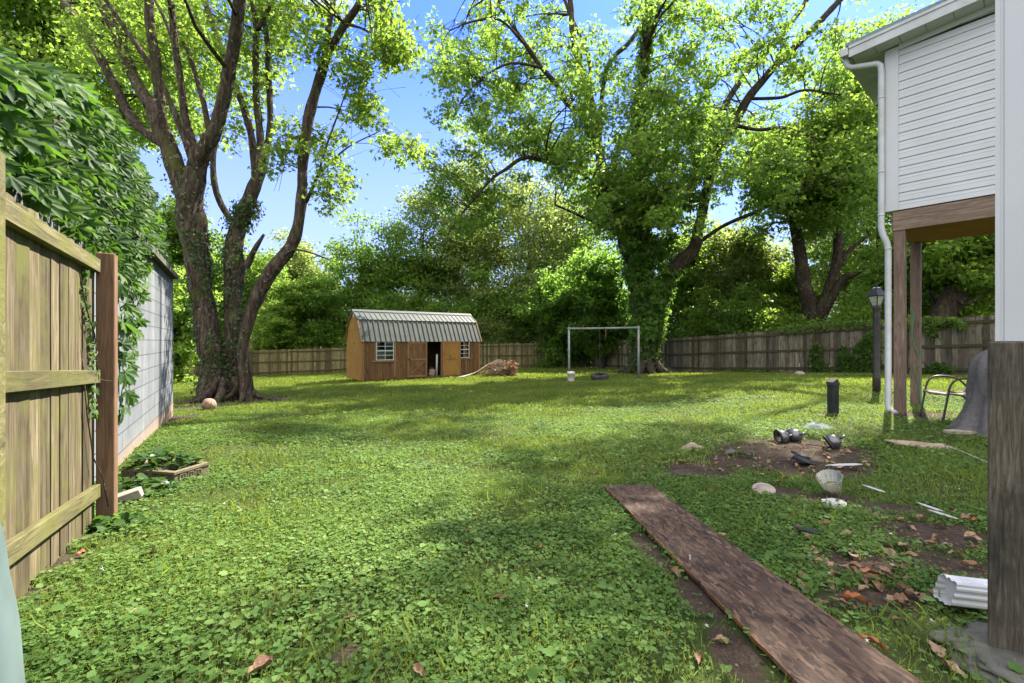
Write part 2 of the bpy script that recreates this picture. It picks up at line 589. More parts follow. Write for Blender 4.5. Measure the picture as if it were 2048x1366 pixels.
M['pale_cover'] = mat_simple('pale_teal_plastic', (0.135, 0.185, 0.175), 0.55, var=0.05, bump=0.03, scale=3)
M['paper'] = mat_simple('grubby_white_plastic', (0.36, 0.35, 0.33), 0.6, var=0.2, scale=20, dirt=(0.3, 0.26, 0.2))
M['tarp_blue'] = mat_simple('blue_tarp', (0.02, 0.16, 0.42), 0.5, var=0.3, scale=10)
M['ball'] = mat_simple('faded_basketball_rubber', (0.34, 0.22, 0.15), 0.8, var=0.2, scale=30, dirt=(0.2, 0.14, 0.1))
M['cardboard'] = mat_simple('faded_cardboard', (0.28, 0.21, 0.155), 0.9, var=0.25, scale=12, dirt=(0.2, 0.15, 0.11))
M['brick'] = mat_simple('red_brick', (0.26, 0.10, 0.065), 0.9, var=0.3, scale=6)
M['house_white'] = mat_simple('white_house_siding', (0.6, 0.62, 0.64), 0.7, var=0.06)
M['interior_dark'] = mat_simple('dark_interior', (0.025, 0.018, 0.012), 0.9)
M['hose_green'] = mat_simple('green_garden_hose', (0.03, 0.20, 0.07), 0.5)
M['blade_black'] = mat_simple('black_plastic', (0.025, 0.026, 0.03), 0.35)
M['sage_plastic'] = mat_simple('sage_plastic_sheet', (0.20, 0.25, 0.21), 0.4, var=0.35, scale=14)
M['glass_dark'] = None


def mat_ground():
    t = NT('lawn_soil_and_thatch')
    v = t.coords()
    n1 = t.noise(v, 0.5, 6, 0.6)
    n2 = t.noise(v, 9, 8, 0.7)
    n3 = t.noise(v, 70, 4, 0.7)
    green = t.ramp(n2, [(0.3, (0.016, 0.024, 0.008)), (0.55, (0.040, 0.060, 0.015)), (0.75, (0.085, 0.105, 0.028))])
    green = t.mix(t.ramp(n1, [(0.4, 0.0), (0.65, 0.5)]), green, (0.085, 0.095, 0.028))
    soil = t.ramp(n2, [(0.3, (0.028, 0.019, 0.013)), (0.6, (0.066, 0.046, 0.034)), (0.8, (0.15, 0.11, 0.08))])
    soil = t.mix(t.ramp(n3, [(0.45, 0.0), (0.7, 0.4)]), soil, (0.14, 0.105, 0.078))
    d = t.attr('dirt')
    f = t.math('ADD', d, t.math('MULTIPLY', t.math('SUBTRACT', n2, 0.5), 0.9))
    col = t.mix(t.ramp(f, [(0.35, 0.0), (0.6, 1.0)]), green, soil)
    hh = t.math('ADD', n2, t.math('MULTIPLY', n3, 0.5))
    t.principled(col, 0.95, t.bump(hh, 0.8, 0.04), 0, 0.1)
    return t.m


def mat_roof_metal():
    t = NT('weathered_green_roof_sheet')
    v = t.coords()
    n = t.noise(v, 2.2, 7, 0.6)
    st = t.noise(t.coords((14, 1.5, 1.5)), 1.5, 5, 0.6)
    col = t.ramp(n, [(0.35, (0.020, 0.034, 0.028)), (0.65, (0.048, 0.057, 0.045))])
    col = t.mix(t.ramp(st, [(0.45, 0.0), (0.75, 0.55)]), col, (0.085, 0.075, 0.055))
    t.principled(col, 0.6, t.bump(n, 0.05, 0.01), 0.15, 0.4)
    return t.m


def mat_block():
    t = NT('pale_painted_block')
    tc = t.node('ShaderNodeTexCoord')
    sep = t.node('ShaderNodeSeparateXYZ')
    t.link(tc.outputs['Object'], sep.inputs[0])
    cmb = t.node('ShaderNodeCombineXYZ')
    t.link(sep.outputs['X'], cmb.inputs[0])
    t.link(sep.outputs['Z'], cmb.inputs[1])
    br = t.node('ShaderNodeTexBrick', offset=0.5)
    br.inputs['Color1'].default_value = (1, 1, 1, 1)
    br.inputs['Color2'].default_value = (0.96, 0.96, 0.97, 1)
    br.inputs['Mortar'].default_value = (0.36, 0.36, 0.37, 1)
    br.inputs['Scale'].default_value = 1.0
    br.inputs['Mortar Size'].default_value = 0.007
    br.inputs['Mortar Smooth'].default_value = 0.3
    br.inputs['Brick Width'].default_value = 400.0
    br.inputs['Row Height'].default_value = 0.203
    t.link(cmb.outputs[0], br.inputs['Vector'])
    v = t.coords()
    n = t.noise(v, 2.5, 7, 0.6)
    stain_shade = t.noise(t.coords((3.0, 3.0, 0.12)), 1.6, 4, 0.55)  # vertical streaks: weather stains plus trunk shadows painted into the wall colour
    base = t.ramp(n, [(0.35, (0.135, 0.147, 0.157)), (0.7, (0.205, 0.216, 0.226))])
    base = t.mix(t.ramp(stain_shade, [(0.40, 0.0), (0.75, 0.65)]), base, (0.075, 0.08, 0.08))
    zr = t.math('MULTIPLY', t.math('ADD', sep.outputs['Z'], t.math('MULTIPLY', stain_shade, -0.55)), -1.0)
    base = t.mix(t.ramp(zr, [(0.0, 0.0), (0.22, 0.75)]), base, (0.30, 0.20, 0.12))
    col = t.mix(1.0, base, br.outputs['Color'], 'MULTIPLY')
    t.principled(col, 0.85, t.bump(t.math('ADD', br.outputs['Fac'], t.math('MULTIPLY', n, -0.3)), -0.4, 0.006), 0, 0.2)
    return t.m


def mat_osb_board():
    """Wet dark strand board: overlapping flakes turned every way, worn to orange at the edges."""
    t = NT('wet_dark_strand_board')
    v0 = t.coords()
    dn = t.node('ShaderNodeTexNoise', i_Scale=3.0, i_Detail=3.0)
    t.link(v0, dn.inputs['Vector'])
    add = t.node('ShaderNodeVectorMath', operation='ADD')
    scl = t.node('ShaderNodeVectorMath', operation='SCALE')
    scl.inputs['Scale'].default_value = 0.10
    t.link(dn.outputs['Color'], scl.inputs[0])
    t.link(v0, add.inputs[0])
    t.link(scl.outputs[0], add.inputs[1])
    h = None
    cols = []
    for ang, sc in ((0.2, 30), (-0.45, 36), (1.2, 27), (0.8, 40), (-0.95, 33)):
        mp = t.node('ShaderNodeMapping')
        mp.inputs['Rotation'].default_value = (0, 0, ang)
        mp.inputs['Scale'].default_value = (sc * 1.6, sc * 0.5, 1)
        mp.inputs['Location'].default_value = (ang * 7, ang * 3, 0)
        t.link(add.outputs[0], mp.inputs['Vector'])
        vo = t.node('ShaderNodeTexVoronoi', i_Scale=1.0, feature='F1')
        t.link(mp.outputs[0], vo.inputs['Vector'])
        bw = t.node('ShaderNodeRGBToBW')
        t.link(vo.outputs['Color'], bw.inputs[0])
        cols.append(bw.outputs[0])
    h = t.math('MAXIMUM', t.math('MAXIMUM', cols[0], cols[1]), t.math('MAXIMUM', cols[2], t.math('MAXIMUM', cols[3], cols[4])))
    sel = t.math('FRACT', t.math('MULTIPLY', h, 9.7))
    fine = t.noise(v0, 26, 6, 0.7)
    sel = t.math('ADD', t.math('MULTIPLY', sel, 0.65), t.math('MULTIPLY', fine, 0.45))
    col = t.ramp(sel, [(0.15, (0.013, 0.008, 0.005)), (0.40, (0.045, 0.026, 0.015)), (0.68, (0.080, 0.047, 0.028)), (0.95, (0.17, 0.105, 0.062))])
    big = t.noise(v0, 2.2, 5, 0.6)
    col = t.mix(t.ramp(big, [(0.45, 0.0), (0.7, 0.35)]), col, (0.12, 0.075, 0.045))
    wear = t.noise(v0, 7, 6, 0.7)
    sep = t.node('ShaderNodeSeparateXYZ')
    t.link(v0, sep.inputs[0])
    edge = t.math('MULTIPLY', t.math('ABSOLUTE', sep.outputs['X']), 4.75)
    wf = t.math('ADD', t.math('MULTIPLY', t.math('POWER', edge, 9.0), 0.34), t.math('MULTIPLY', wear, 0.62))
    col = t.mix(t.ramp(wf, [(0.52, 0.0), (0.70, 0.85)]), col, (0.26, 0.11, 0.035))
    t.principled(col, 0.75, t.bump(t.math('ADD', h, t.math('MULTIPLY', fine, 0.3)), 1.0, 0.012), 0, 0.3)
    return t.m


def mat_glass(name, tint=(0.9, 0.95, 0.92), rough=0.02):
    t = NT(name)
    g = t.node('ShaderNodeBsdfGlossy', i_Roughness=rough)
    g.inputs['Color'].default_value = (0.9, 0.9, 0.9, 1)
    tr = t.node('ShaderNodeBsdfTransparent')
    tr.inputs['Color'].default_value = (*tint, 1)
    fr = t.node('ShaderNodeFresnel', i_IOR=1.45)
    mx = t.node('ShaderNodeMixShader')
    t.link(fr.outputs[0], mx.inputs[0])
    t.link(tr.outputs[0], mx.inputs[1])
    t.link(g.outputs[0], mx.inputs[2])
    t.link(mx.outputs[0], t.out.inputs['Surface'])
    return t.m


M['roof_metal'] = mat_roof_metal()
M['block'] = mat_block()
M['osb'] = mat_osb_board()
M['glass'] = mat_glass('window_glass', (0.75, 0.8, 0.78))
def mat_cloudy():
    t = NT('cloudy_clear_plastic')
    tr = t.node('ShaderNodeBsdfTransparent')
    df = t.node('ShaderNodeBsdfDiffuse')
    df.inputs['Color'].default_value = (0.34, 0.34, 0.27, 1)
    tl = t.node('ShaderNodeBsdfTranslucent')
    tl.inputs['Color'].default_value = (0.5, 0.5, 0.38, 1)
    gl = t.node('ShaderNodeBsdfGlossy', i_Roughness=0.1)
    m1 = t.node('ShaderNodeMixShader')
    m1.inputs[0].default_value = 0.6
    t.link(df.outputs[0], m1.inputs[1])
    t.link(tl.outputs[0], m1.inputs[2])
    m2 = t.node('ShaderNodeMixShader')
    m2.inputs[0].default_value = 0.42
    t.link(tr.outputs[0], m2.inputs[1])
    t.link(m1.outputs[0], m2.inputs[2])
    m3 = t.node('ShaderNodeMixShader')
    m3.inputs[0].default_value = 0.10
    t.link(m2.outputs[0], m3.inputs[1])
    t.link(gl.outputs[0], m3.inputs[2])
    t.link(m3.outputs[0], t.out.inputs['Surface'])
    return t.m


M['clear'] = mat_cloudy()
M['lantern_glass'] = mat_simple('dusty_lantern_glass', (0.33, 0.34, 0.26), 0.4, var=0.2, scale=20)
M['cup_water'] = mat_simple('murky_water', (0.30, 0.27, 0.12), 0.3, var=0.2)

# ------------------------------------------------------------------ ground


def vnoise(x, y, s, seed=0):
    """Smooth value noise on arrays, 0..1."""
    x = np.asarray(x) * s + seed * 17.3
    y = np.asarray(y) * s + seed * 31.7
    xi, yi = np.floor(x).astype(np.int64), np.floor(y).astype(np.int64)
    fx, fy = x - xi, y - yi
    fx, fy = fx * fx * (3 - 2 * fx), fy * fy * (3 - 2 * fy)

    def h(a, b):
        n = (a * 374761393 + b * 668265263 + seed * 1442695) & 0xffffffff
        n = ((n ^ (n >> 13)) * 1274126177) & 0xffffffff
        return ((n ^ (n >> 16)) & 0xffff) / 65535.0
    return (h(xi, yi) * (1 - fx) + h(xi + 1, yi) * fx) * (1 - fy) + (h(xi, yi + 1) * (1 - fx) + h(xi + 1, yi + 1) * fx) * fy


def fbm(x, y, s, seed=0, o=3):
    return sum(vnoise(x, y, s * 2 ** i, seed + i) * 0.5 ** i for i in range(o)) / sum(0.5 ** i for i in range(o))


DIRT = []
for px, py, rx, ry, st in ((1590, 905, .85, .62, 1.15), (1520, 925, .62, .40, 1.15), (1410, 943, .55, .34, 1.1), (1640, 935, .5, .38, 1.05), (1560, 985, .34, .18, .9), (1640, 1000, .34, .2, .95),
                           (1290, 1090, .09, .28, .9), (1390, 1190, .11, .25, 1.0), (1330, 1140, .10, .2, .8), (1470, 1310, .10, .2, .9), (1700, 1130, .36, .18, .95), (1850, 1070, .40, .24, .95), (1880, 1130, .3, .2, .9), (1780, 1020, .3, .16, .7),
                           (1760, 1200, .30, .14, .9), (1850, 830, .6, .35, 1.0), (1560, 1180, .08, .12, .5), (1665, 830, .35, .22, .8),
                           (690, 1310, .05, .07, 1.0), (110, 1130, .12, .2, 1.1), (150, 1085, .10, .2, 1.0), (60, 1190, .10, .1, 1.1), (270, 1020, .2, .15, .5),
                           (330, 840, .5, .9, 1.0), (455, 803, 1.7, 1.2, 1.25), (530, 798, 1.0, .8, 1.0), (395, 815, .9, .8, 1.1), (1350, 757, 1.6, .8, 1.1), (1250, 757, .9, .5, .8), (1300, 747, 1.4, .7, .7),
                           (560, 775, .8, .4, .5), (760, 940, .12, .08, .6), (1640, 745, 2.0, .5, .6), (1900, 757, 2.0, .45, .8), (1950, 870, .5, .35, .8), (1900, 1250, .25, .1, .6)):
    q = on_ground(px, py)
    DIRT.append((q.x, q.y, rx, ry, st))


def dirt_at(x, y):
    d = np.zeros_like(np.asarray(x, float))
    for cx, cy, rx, ry, st in DIRT:
        e = np.exp(-(((x - cx) / rx) ** 2 + ((y - cy) / ry) ** 2))
        d = np.maximum(d, st * e)
    return d * np.clip(.45 + 1.25 * fbm(x, y, 3.1, 81, 3), .5, 1.3)


def spaced(lo, hi, c, d0, g):
    a, s, v = [c], d0, c
    while v < hi:
        v += s
        s *= g
        a.append(v)
    b, s, v = [], d0, c
    while v > lo:
        v -= s
        s *= g
        b.append(v)
    return np.array(b[::-1] + a)


gx = spaced(-400, 400, 0.3, 0.05, 1.025)
gy = spaced(-40, 700, 2.2, 0.05, 1.025)
GXm, GYm = np.meshgrid(gx, gy)
GZm = GZ(GXm, GYm) + (fbm(GXm, GYm, 1.3, 3) - 0.5) * 0.05 * np.clip(GYm / 5, 0.3, 1) + (fbm(GXm, GYm, 7.0, 5) - 0.5) * 0.018
nx_, ny_ = len(gx), len(gy)
idx = np.arange(nx_ * ny_).reshape(ny_, nx_)
L = np.stack([idx[:-1, :-1], idx[:-1, 1:], idx[1:, 1:], idx[1:, :-1]], -1).reshape(-1)
ground = mesh_from_arrays('ground', np.stack([GXm.ravel(), GYm.ravel(), GZm.ravel()], 1), L, np.full(len(L) // 4, 4), mat_ground(), smooth=True)
da = ground.data.attributes.new('dirt', 'FLOAT', 'POINT')
da.data.foreach_set('value', dirt_at(GXm, GYm).ravel().astype(np.float32))
tag(ground, 'back yard ground of soil, moss and short turf', kind='structure')

# ------------------------------------------------------------------ painted block garage
dv = Vector((-0.5203, 0.854, 0))              # along the near fence and the garage wall, away from the camera
nv = Vector((0.854, 0.5203, 0))               # towards the lawn


def frame(o, x, y):
    m = Matrix.Identity(4)
    for i, a in enumerate((Vector(x).normalized(), Vector(y).normalized(), Vector((0, 0, 1)))):
        for j in range(3):
            m[j][i] = a[j]
    m.translation = Vector(o)
    return m


W0 = Vector((-4.28, 5.0, -1.4))
garage = empty('garage', W0, math.atan2(dv.y, dv.x), 'pale painted block garage with bare side wall behind the fence', 'garage')
# local: x along the wall, y away from the lawn (left of dv), z up; base of the lawn-side wall is y = 0
b = MB()
b.box((0.65, 2.1, 1.22), (8.3, 4.2, 3.0 - 0.14))
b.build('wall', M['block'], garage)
b = MB()
b.box((0.65, 2.1, 2.70), (8.42, 4.36, 0.10), bev=0.01)
b.build('roof', M['concrete'], garage)
b = MB()
b.bar((4.60, -0.095, 2.665), (-3.3, -0.095, 2.665), 0.02, 0.09)
b.build('drip_edge', M['concrete'], garage)

# ------------------------------------------------------------------ near fence of weathered boards
PC = Vector((-2.777, 3.12, 0))


def FL(t, off=0.0, z=0.0):
    """Point on the near fence, t metres from the brown post towards the camera, off metres towards the lawn."""
    p = PC - dv * t + nv * off
    return Vector((p.x, p.y, z))


near_fence = empty('board_fence', FL(0.9, 0, -1.15), 0, 'near board fence with yellow green mossy rails and one reddish brown post', 'fence')
org = near_fence.location
mrot = Matrix((nv, dv, Vector((0, 0, 1)))).transposed()
b = MB(org)
t = 0.02
while t < 2.7:
    w = rnd.uniform(0.132, 0.144)
    c = FL(t + w / 2)
    top = 0.565 + 0.047 * (t + w / 2) / 1.2 + rnd.uniform(-0.012, 0.012)
    bot = gz(c.x, c.y) - 0.03 + rnd.uniform(0, 0.03)
    th = 0.016
    # dog-eared board: outline in (along, z), thickness along nv
    hw, e = w / 2, 0.026
    prof = [(-hw, bot), (hw, bot), (hw, top - e), (hw - e, top), (-hw + e, top), (-hw, top - e)]
    o_ = -0.075 + rnd.uniform(-0.004, 0.002)
    tw = rnd.uniform(-0.003, 0.003)
    vs = []
    for s in (0, 1):
        for a, z in prof:
            p = c + dv * a + nv * (o_ + s * th + tw * (1 if a > 0 else -1))
            vs.append((p.x, p.y, z))
    n = len(prof)
    b.add(vs, [tuple(range(n))[::-1], tuple(range(n, 2 * n))] + [(i, (i + 1) % n, n + (i + 1) % n, n + i) for i in range(n)])
    t += w + rnd.choice((0.004, 0.004, 0.006, 0.012))
b.build('board_panel', M['fence_near'], near_fence)
for nm, zf, zn in (('top', 0.505, 0.525), ('mid', -0.235, -0.150), ('low', -1.0, -0.835)):
    b = MB()
    a, c = FL(0.055, -0.040, zf), FL(1.745, -0.040, zn)
    mid_, ln = (a + c) / 2, (c - a).length
    b.box((0, 0, 0), (0.038, ln, 0.089), bev=0.004, tint=rnd.random())
    o = b.build('rail', M['rail_near'], near_fence)
    y = (a - c).normalized()
    x = nv
    z = x.cross(y)
    o.matrix_local = Matrix.Translation(mid_ - org) @ Matrix((x, y, z)).transposed().to_4x4()
for t_, ztop, m_ in ((0.0, 0.60, 'post_near'), (1.825, 0.67, 'rail_near')):
    c = FL(t_)
    zb = gz(c.x, c.y) - 0.2
    b = MB(org)
    b.box((c.x, c.y, (ztop + zb) / 2), (0.098, 0.098, ztop - zb), mrot, tint=0.6, bev=0.005)
    b.build('post', M[m_], near_fence)

# ------------------------------------------------------------------ fences round the far side


def far_fence(root, pts, h, board_m, rail_m, post_gap, start=0.0, gap_chance=0.06, side=1, skip=None):
    """Board fence along a polyline of ground points; rails and posts on the side facing the yard."""
    org = root.location
    bb = MB(org)
    posts = []
    rails = []
    for a, c in zip(pts[:-1], pts[1:]):
        a, c = Vector((*a, 0)), Vector((*c, 0))
        d = (c - a)
        ln = d.length
        d.normalize()
        n = Vector((-d.y, d.x, 0)) * side
        rot = Matrix((d, n, Vector((0, 0, 1)))).transposed()
        s = 0.0
        while s < ln:
            w = rnd.uniform(0.130, 0.143)
            p = a + d * (s + w / 2)
            g = gz(p.x, p.y)
            dz = rnd.uniform(-0.025, 0.02)
            bh = h - 0.04
            bb.box((p.x - n.x * 0.03, p.y - n.y * 0.03, g + 0.05 + bh / 2 + dz), (w, 0.016, bh), rot @ Matrix.Rotation(rnd.uniform(-0.008, 0.008), 3, 'Y'))
            s += w + (rnd.uniform(0.012, 0.03) if rnd.random() < gap_chance else 0.002)
        s = start
        stops = []
        while s < ln:
            stops.append(s)
            s += post_gap
        for s in stops:
            p = a + d * s
            posts.append((p + n * 0.055, gz(p.x, p.y), rot))
        ends = sorted(set([0.0] + stops + [ln]))
        for s0, s1 in zip(ends[:-1], ends[1:]):
            if s1 - s0 < 0.2:
                continue
            p0, p1 = a + d * s0 + n * 0.0, a + d * s1 + n * 0.0
            for k, hz in enumerate((0.22, h * 0.52, h - 0.16)):
                q0 = Vector((p0.x, p0.y, gz(p0.x, p0.y) + hz + rnd.uniform(-0.015, 0.015)))
                q1 = Vector((p1.x, p1.y, gz(p1.x, p1.y) + hz + rnd.uniform(-0.015, 0.015)))
                rails.append((q0, q1))
    bb.build('board_panel', board_m, root)
    for q0, q1 in rails:
        r = MB()
        r.box((0, 0, 0), ((q1 - q0).length - 0.004, 0.038, 0.088))
        o = r.build('rail', rail_m, root)
        x = (q1 - q0).normalized()
        y = Vector((0, 0, 1)).cross(x).normalized()
        o.matrix_local = Matrix.Translation((q0 + q1) / 2 - org) @ Matrix((x, y, x.cross(y))).transposed().to_4x4()
    for p, g, rot in posts:
        r = MB(org)
        r.box((p.x, p.y, g + h / 2 - 0.04), (0.09, 0.07, h + 0.1), rot, bev=0.004)
        r.build('post', rail_m, root)


RF0, RF1 = (15.7, 10.7), (5.25, 32.3)
side_fence = empty('board_fence', (11, 20, gz(11, 20)), 0, 'grey brown weathered board fence running from the big vine-clad tree behind the lamp post', 'fence')
far_fence(side_fence, [RF0, RF1], 1.83, M['fence_far'], M['rail_far'], 3.03, start=2.24, gap_chance=0.22, side=1)
back_fence = empty('board_fence', (-8, 33, gz(-8, 33)), 0, 'sunlit yellowish board fence far behind the shed', 'fence')
far_fence(back_fence, [RF1, (-12.0, 33.2), (-19.5, 30.6), (-27, 27.0)], 1.78, M['back_fence'], M['back_rail'], 2.5, start=1.2, gap_chance=0.05, side=1)

# ------------------------------------------------------------------ white sided house addition on posts
HU, HP = Vector((0.65, -0.76, 0)).normalized(), Vector((0.76, 0.65, 0)).normalized()
HC = Vector((6.08, 7.40, 0))
HM = frame(HC, HU, HP)
HLEN, HDEP = 4.2, 1.55
house = empty('house', HC + Vector((0, 0, -1.13)), 0, 'white sided house addition raised on timber posts with gutter and downspout', 'house')
ho = house.location


def rake(u):
    return 4.87 + 0.060 * (u + 0.425)


# lapped siding: sawtooth profile, each course its own slope, cut to the rake at the top
b = MB(ho, HM)
z, k = 2.10, 0
while z < 5.0:
    z1 = z + 0.1365
    zt0, zt1 = rake(0.165) - 0.255, rake(HLEN) - 0.255
    if z1 < zt0:
        a0 = a1 = z1
    elif z < zt1:
        a0, a1 = min(z1, zt0), min(z1, zt1)
    else:
        break
    u0, u1 = 0.165, HLEN
    if z >= zt0:
        u0 = min(HLEN - 0.05, 0.165 + (z - zt0) / 0.060)
        a0 = z + 0.002
    zm0, zm1 = z + (a0 - z) * 0.55, z + (a1 - z) * 0.55
    vs = [(u0, -0.020, z), (u1, -0.020, z), (u1, -0.014, zm1), (u0, -0.014, zm0), (u0, -0.005, a0), (u1, -0.005, a1), (u0, 0.01, z), (u1, 0.01, z), (u0, -0.0165, zm0 + 0.006), (u1, -0.0165, zm1 + 0.006)]
    b.add(vs, [(0, 1, 2, 3), (3, 2, 9, 8), (8, 9, 5, 4), (0, 6, 7, 1)], 0.5)
    z = z1
b.build('siding', M['white_vinyl'], house)
b = MB(ho, HM)
b.box((0.15 + HLEN / 2, 0.07, 3.36), (HLEN - 0.3, 0.10, 2.5))
b.box((0.06, 0.82, 3.36), (0.10, 1.40, 2.5))
b.box((HLEN / 2, HDEP - 0.05, 3.36), (HLEN - 0.2, 0.10, 2.5))
b.box((HLEN - 0.06, 0.80, 3.36), (0.10, 1.36, 2.5))
b.build('wall', M['white_vinyl'], house)
b = MB(ho, HM)
b.box((0.078, -0.012, 3.405), (0.172, 0.040, 2.62), bev=0.006)
b.box((-0.011, 0.075, 3.405), (0.028, 0.13, 2.62), bev=0.006)
b.build('corner_trim', M['white_vinyl'], house)
# roof, fascia, soffit, gutter, downspout
b = MB(ho, HM)
ue = HLEN + 0.3
for (u0, u1, z0, z1) in ((-0.47, ue, rake(-0.47), rake(ue)),):
    vs = []
    for pz in (-0.335, HDEP + 0.4):
        for (u, zz) in ((u0, z0), (u1, z1), (u1, z1 + 0.05), (u0, z0 + 0.05)):
            vs.append((u, pz, zz + 0.012))
    b.add(vs, [(3, 2, 1, 0), (4, 5, 6, 7), (0, 1, 5, 4), (2, 3, 7, 6), (1, 2, 6, 5), (3, 0, 4, 7)])
b.build('roof', M['roof_blue'], house)
b = MB(ho, HM)
vs = []
for pz in (-0.318, -0.290):
    for (u, zz) in ((-0.425, rake(-0.425) - 0.175), (ue, rake(ue) - 0.175), (ue, rake(ue)), (-0.425, rake(-0.425))):
        vs.append((u, pz, zz))
b.add(vs, [(0, 1, 2, 3), (7, 6, 5, 4), (4, 5, 1, 0), (3, 2, 6, 7), (1, 5, 6, 2), (4, 0, 3, 7)])
b.bar((-0.425, -0.322, rake(-0.425) - 0.012), (ue, -0.322, rake(ue) - 0.012), 0.022, 0.05)
b.build('fascia', M['white_metal'], house)
b = MB(ho, HM)
u = -0.40
while u < ue - 0.02:          # soffit panels under the rake, with seams
    u2 = min(u + 0.297, ue)
    za, zb2 = rake(u) - 0.172, rake(u2) - 0.172
    b.add([(u, -0.288, za), (u2, -0.288, zb2), (u2, -0.035, zb2), (u, -0.035, za), (u, -0.288, za + 0.012), (u2, -0.288, zb2 + 0.012), (u2, -0.035, zb2 + 0.012), (u, -0.035, za + 0.012)],
          [(0, 3, 2, 1), (4, 5, 6, 7), (0, 1, 5, 4), (1, 2, 6, 5), (2, 3, 7, 6), (3, 0, 4, 7)])
    u = u2 + 0.008
pz = -0.03
while pz < HDEP + 0.35:       # and under the eave
    b.box((-0.215, pz + 0.145, rake(-0.2) - 0.175), (0.40, 0.285, 0.012))
    pz += 0.297
b.build('soffit', M['white_metal'], house)
b = MB(ho, HM)
zr = rake(0.165) - 0.21
b.bar((0.165, -0.016, zr), (HLEN, -0.016, rake(HLEN) - 0.21), 0.03, 0.085)
b.build('frieze_board', M['white_vinyl'], house)
b = MB(ho, HM)
gzt = rake(-0.47) - 0.005
b.prism([(-0.43, gzt - 0.12), (-0.435, gzt - 0.002), (-0.44, gzt - 0.002), (-0.56, gzt - 0.002), (-0.572, gzt - 0.03), (-0.545, gzt - 0.06), (-0.53, gzt - 0.12)], -0.335, HDEP + 0.4, 'y')
b.build('gutter', M['white_metal'], house)
b = MB(ho, HM)
zc = gzt - 0.12
path = [(-0.485, -0.20, zc + 0.02), (-0.485, -0.20, zc - 0.07), (-0.47, -0.195, zc - 0.13), (-0.42, -0.18, zc - 0.17), (-0.22, -0.125, zc - 0.20), (-0.10, -0.09, zc - 0.215), (-0.055, -0.077, zc - 0.26),
        (-0.045, -0.074, zc - 0.34), (-0.045, -0.074, 2.04), (-0.045, -0.074, 1.86), (-0.03, -0.06, 1.74), (0.020, -0.04, 1.60), (0.034, -0.03, 1.50), (0.034, -0.03, -1.02), (0.06, -0.07, -1.10), (0.15, -0.16, -1.135)]
b.tube(path, 0.045, n=10)
for zz in (3.95, 2.75, 2.05, 1.50):
    b.lathe([(0.046, -0.012), (0.0495, -0.012), (0.0495, 0.012), (0.046, 0.012)], 10, (-0.045 if zz > 1.6 else 0.034, -0.074 if zz > 1.6 else -0.03, zz))
b.build('downspout', M['white_metal'], house)
b = MB(ho, HM)
b.box((0.06 + HLEN / 2, -0.005, 1.925), (HLEN - 0.06, 0.05, 0.30), bev=0.004)
b.box((0.09, 0.79, 1.935), (0.05, 1.5, 0.27))
b.build('rim_beam', M['deck_wood'], house)
b = MB(ho, HM)
b.box((0.08 + HLEN / 2, HDEP / 2 + 0.02, 1.80), (HLEN - 0.1, HDEP - 0.06, 0.02))
b.build('underfloor', M['osb_soffit'], house)
for (u, pz) in ((0.17, 0.055), (0.165, HDEP - 0.07), (3.6, 0.07), (3.6, HDEP - 0.07)):
    w = HM @ Vector((u, pz, 0))
    g = gz(w.x, w.y)
    b = MB(ho, HM)
    b.box((u, pz, (1.775 + g - 0.05) / 2), (0.14, 0.14, 1.775 - g + 0.05), bev=0.006)
    b.build('post', M['deck_post'], house)
# second post carries a loop of green hose
w = HM @ Vector((0.10, HDEP - 0.16, 0))

# near post with a white column standing on it, and its footing
pcx, pcy = 1.883, 1.70
mr = Matrix((HU, HP, Vector((0, 0, 1)))).transposed()
porch_post = empty('porch_post', (pcx, pcy, -1.16), 0, 'thick grey green weathered post close to the lens under a white column', 'post')
b = MB(porch_post.location)
b.box((pcx, pcy, -0.585), (0.14, 0.14, 1.17), mr, bev=0.006)
b.build('timber_post', M['grey_post'], porch_post)
b = MB(porch_post.location)
prof = []
hw = 0.051
for side in range(4):
    a = side * math.pi / 2
    for (x, y) in ((-hw, -hw), (-hw + .012, -hw), (-hw + .014, -hw + .004), (-hw + .022, -hw + .004), (-hw + .024, -hw), (hw - .024, -hw), (hw - .022, -hw + .004), (hw - .014, -hw + .004), (hw - .012, -hw)):
        prof.append((x * math.cos(a) - y * math.sin(a), x * math.sin(a) + y * math.cos(a)))
vs = []
for zz in (0.0015, 3.6):
    for x, y in prof:
        p = HU * x + HP * y
        vs.append((pcx + p.x, pcy + p.y, zz))
n = len(prof)
b.add(vs, [tuple(range(n))[::-1], tuple(range(n, 2 * n))] + [(i, (i + 1) % n, n + (i + 1) % n, n + i) for i in range(n)])
b.build('column', M['white_vinyl'], porch_post)


def blob_mesh(name, mat, c, r, parent=None, seed=0, sub=4, amp=0.25, freq=1.6, zmin=None):
    import bmesh
    bm = bmesh.new()
    bmesh.ops.create_icosphere(bm, subdivisions=sub, radius=1.0)
    for v in bm.verts:
        d = v.co.normalized()
        k = 1 + amp * mnoise.fractal(d * freq + Vector((seed * 3.1, seed * 1.7, 0)), 0.6, 2.0, 4)
        v.co = Vector((d.x * r[0] * k, d.y * r[1] * k, d.z * r[2] * k))
        if zmin is not None and v.co.z < zmin:
            v.co.z = zmin
    me = bpy.data.meshes.new(name)
    bm.to_mesh(me)
    bm.free()
    for p in me.polygons:
        p.use_smooth = True
    me.materials.append(mat)
    o = bpy.data.objects.new(name, me)
    COL.objects.link(o)
    o.location = c
    if parent:
        o.parent = parent
    return o


tag(blob_mesh('concrete_footing', M['concrete'], (1.93, 1.62, -1.17), (0.34, 0.26, 0.05), seed=4, sub=5, amp=0.22, freq=2.0), 'rough grey concrete footing under the near post', 'footing')

# ------------------------------------------------------------------ foliage tools


def unit(a):
    return a / np.maximum(np.linalg.norm(a, axis=-1, keepdims=True), 1e-9)


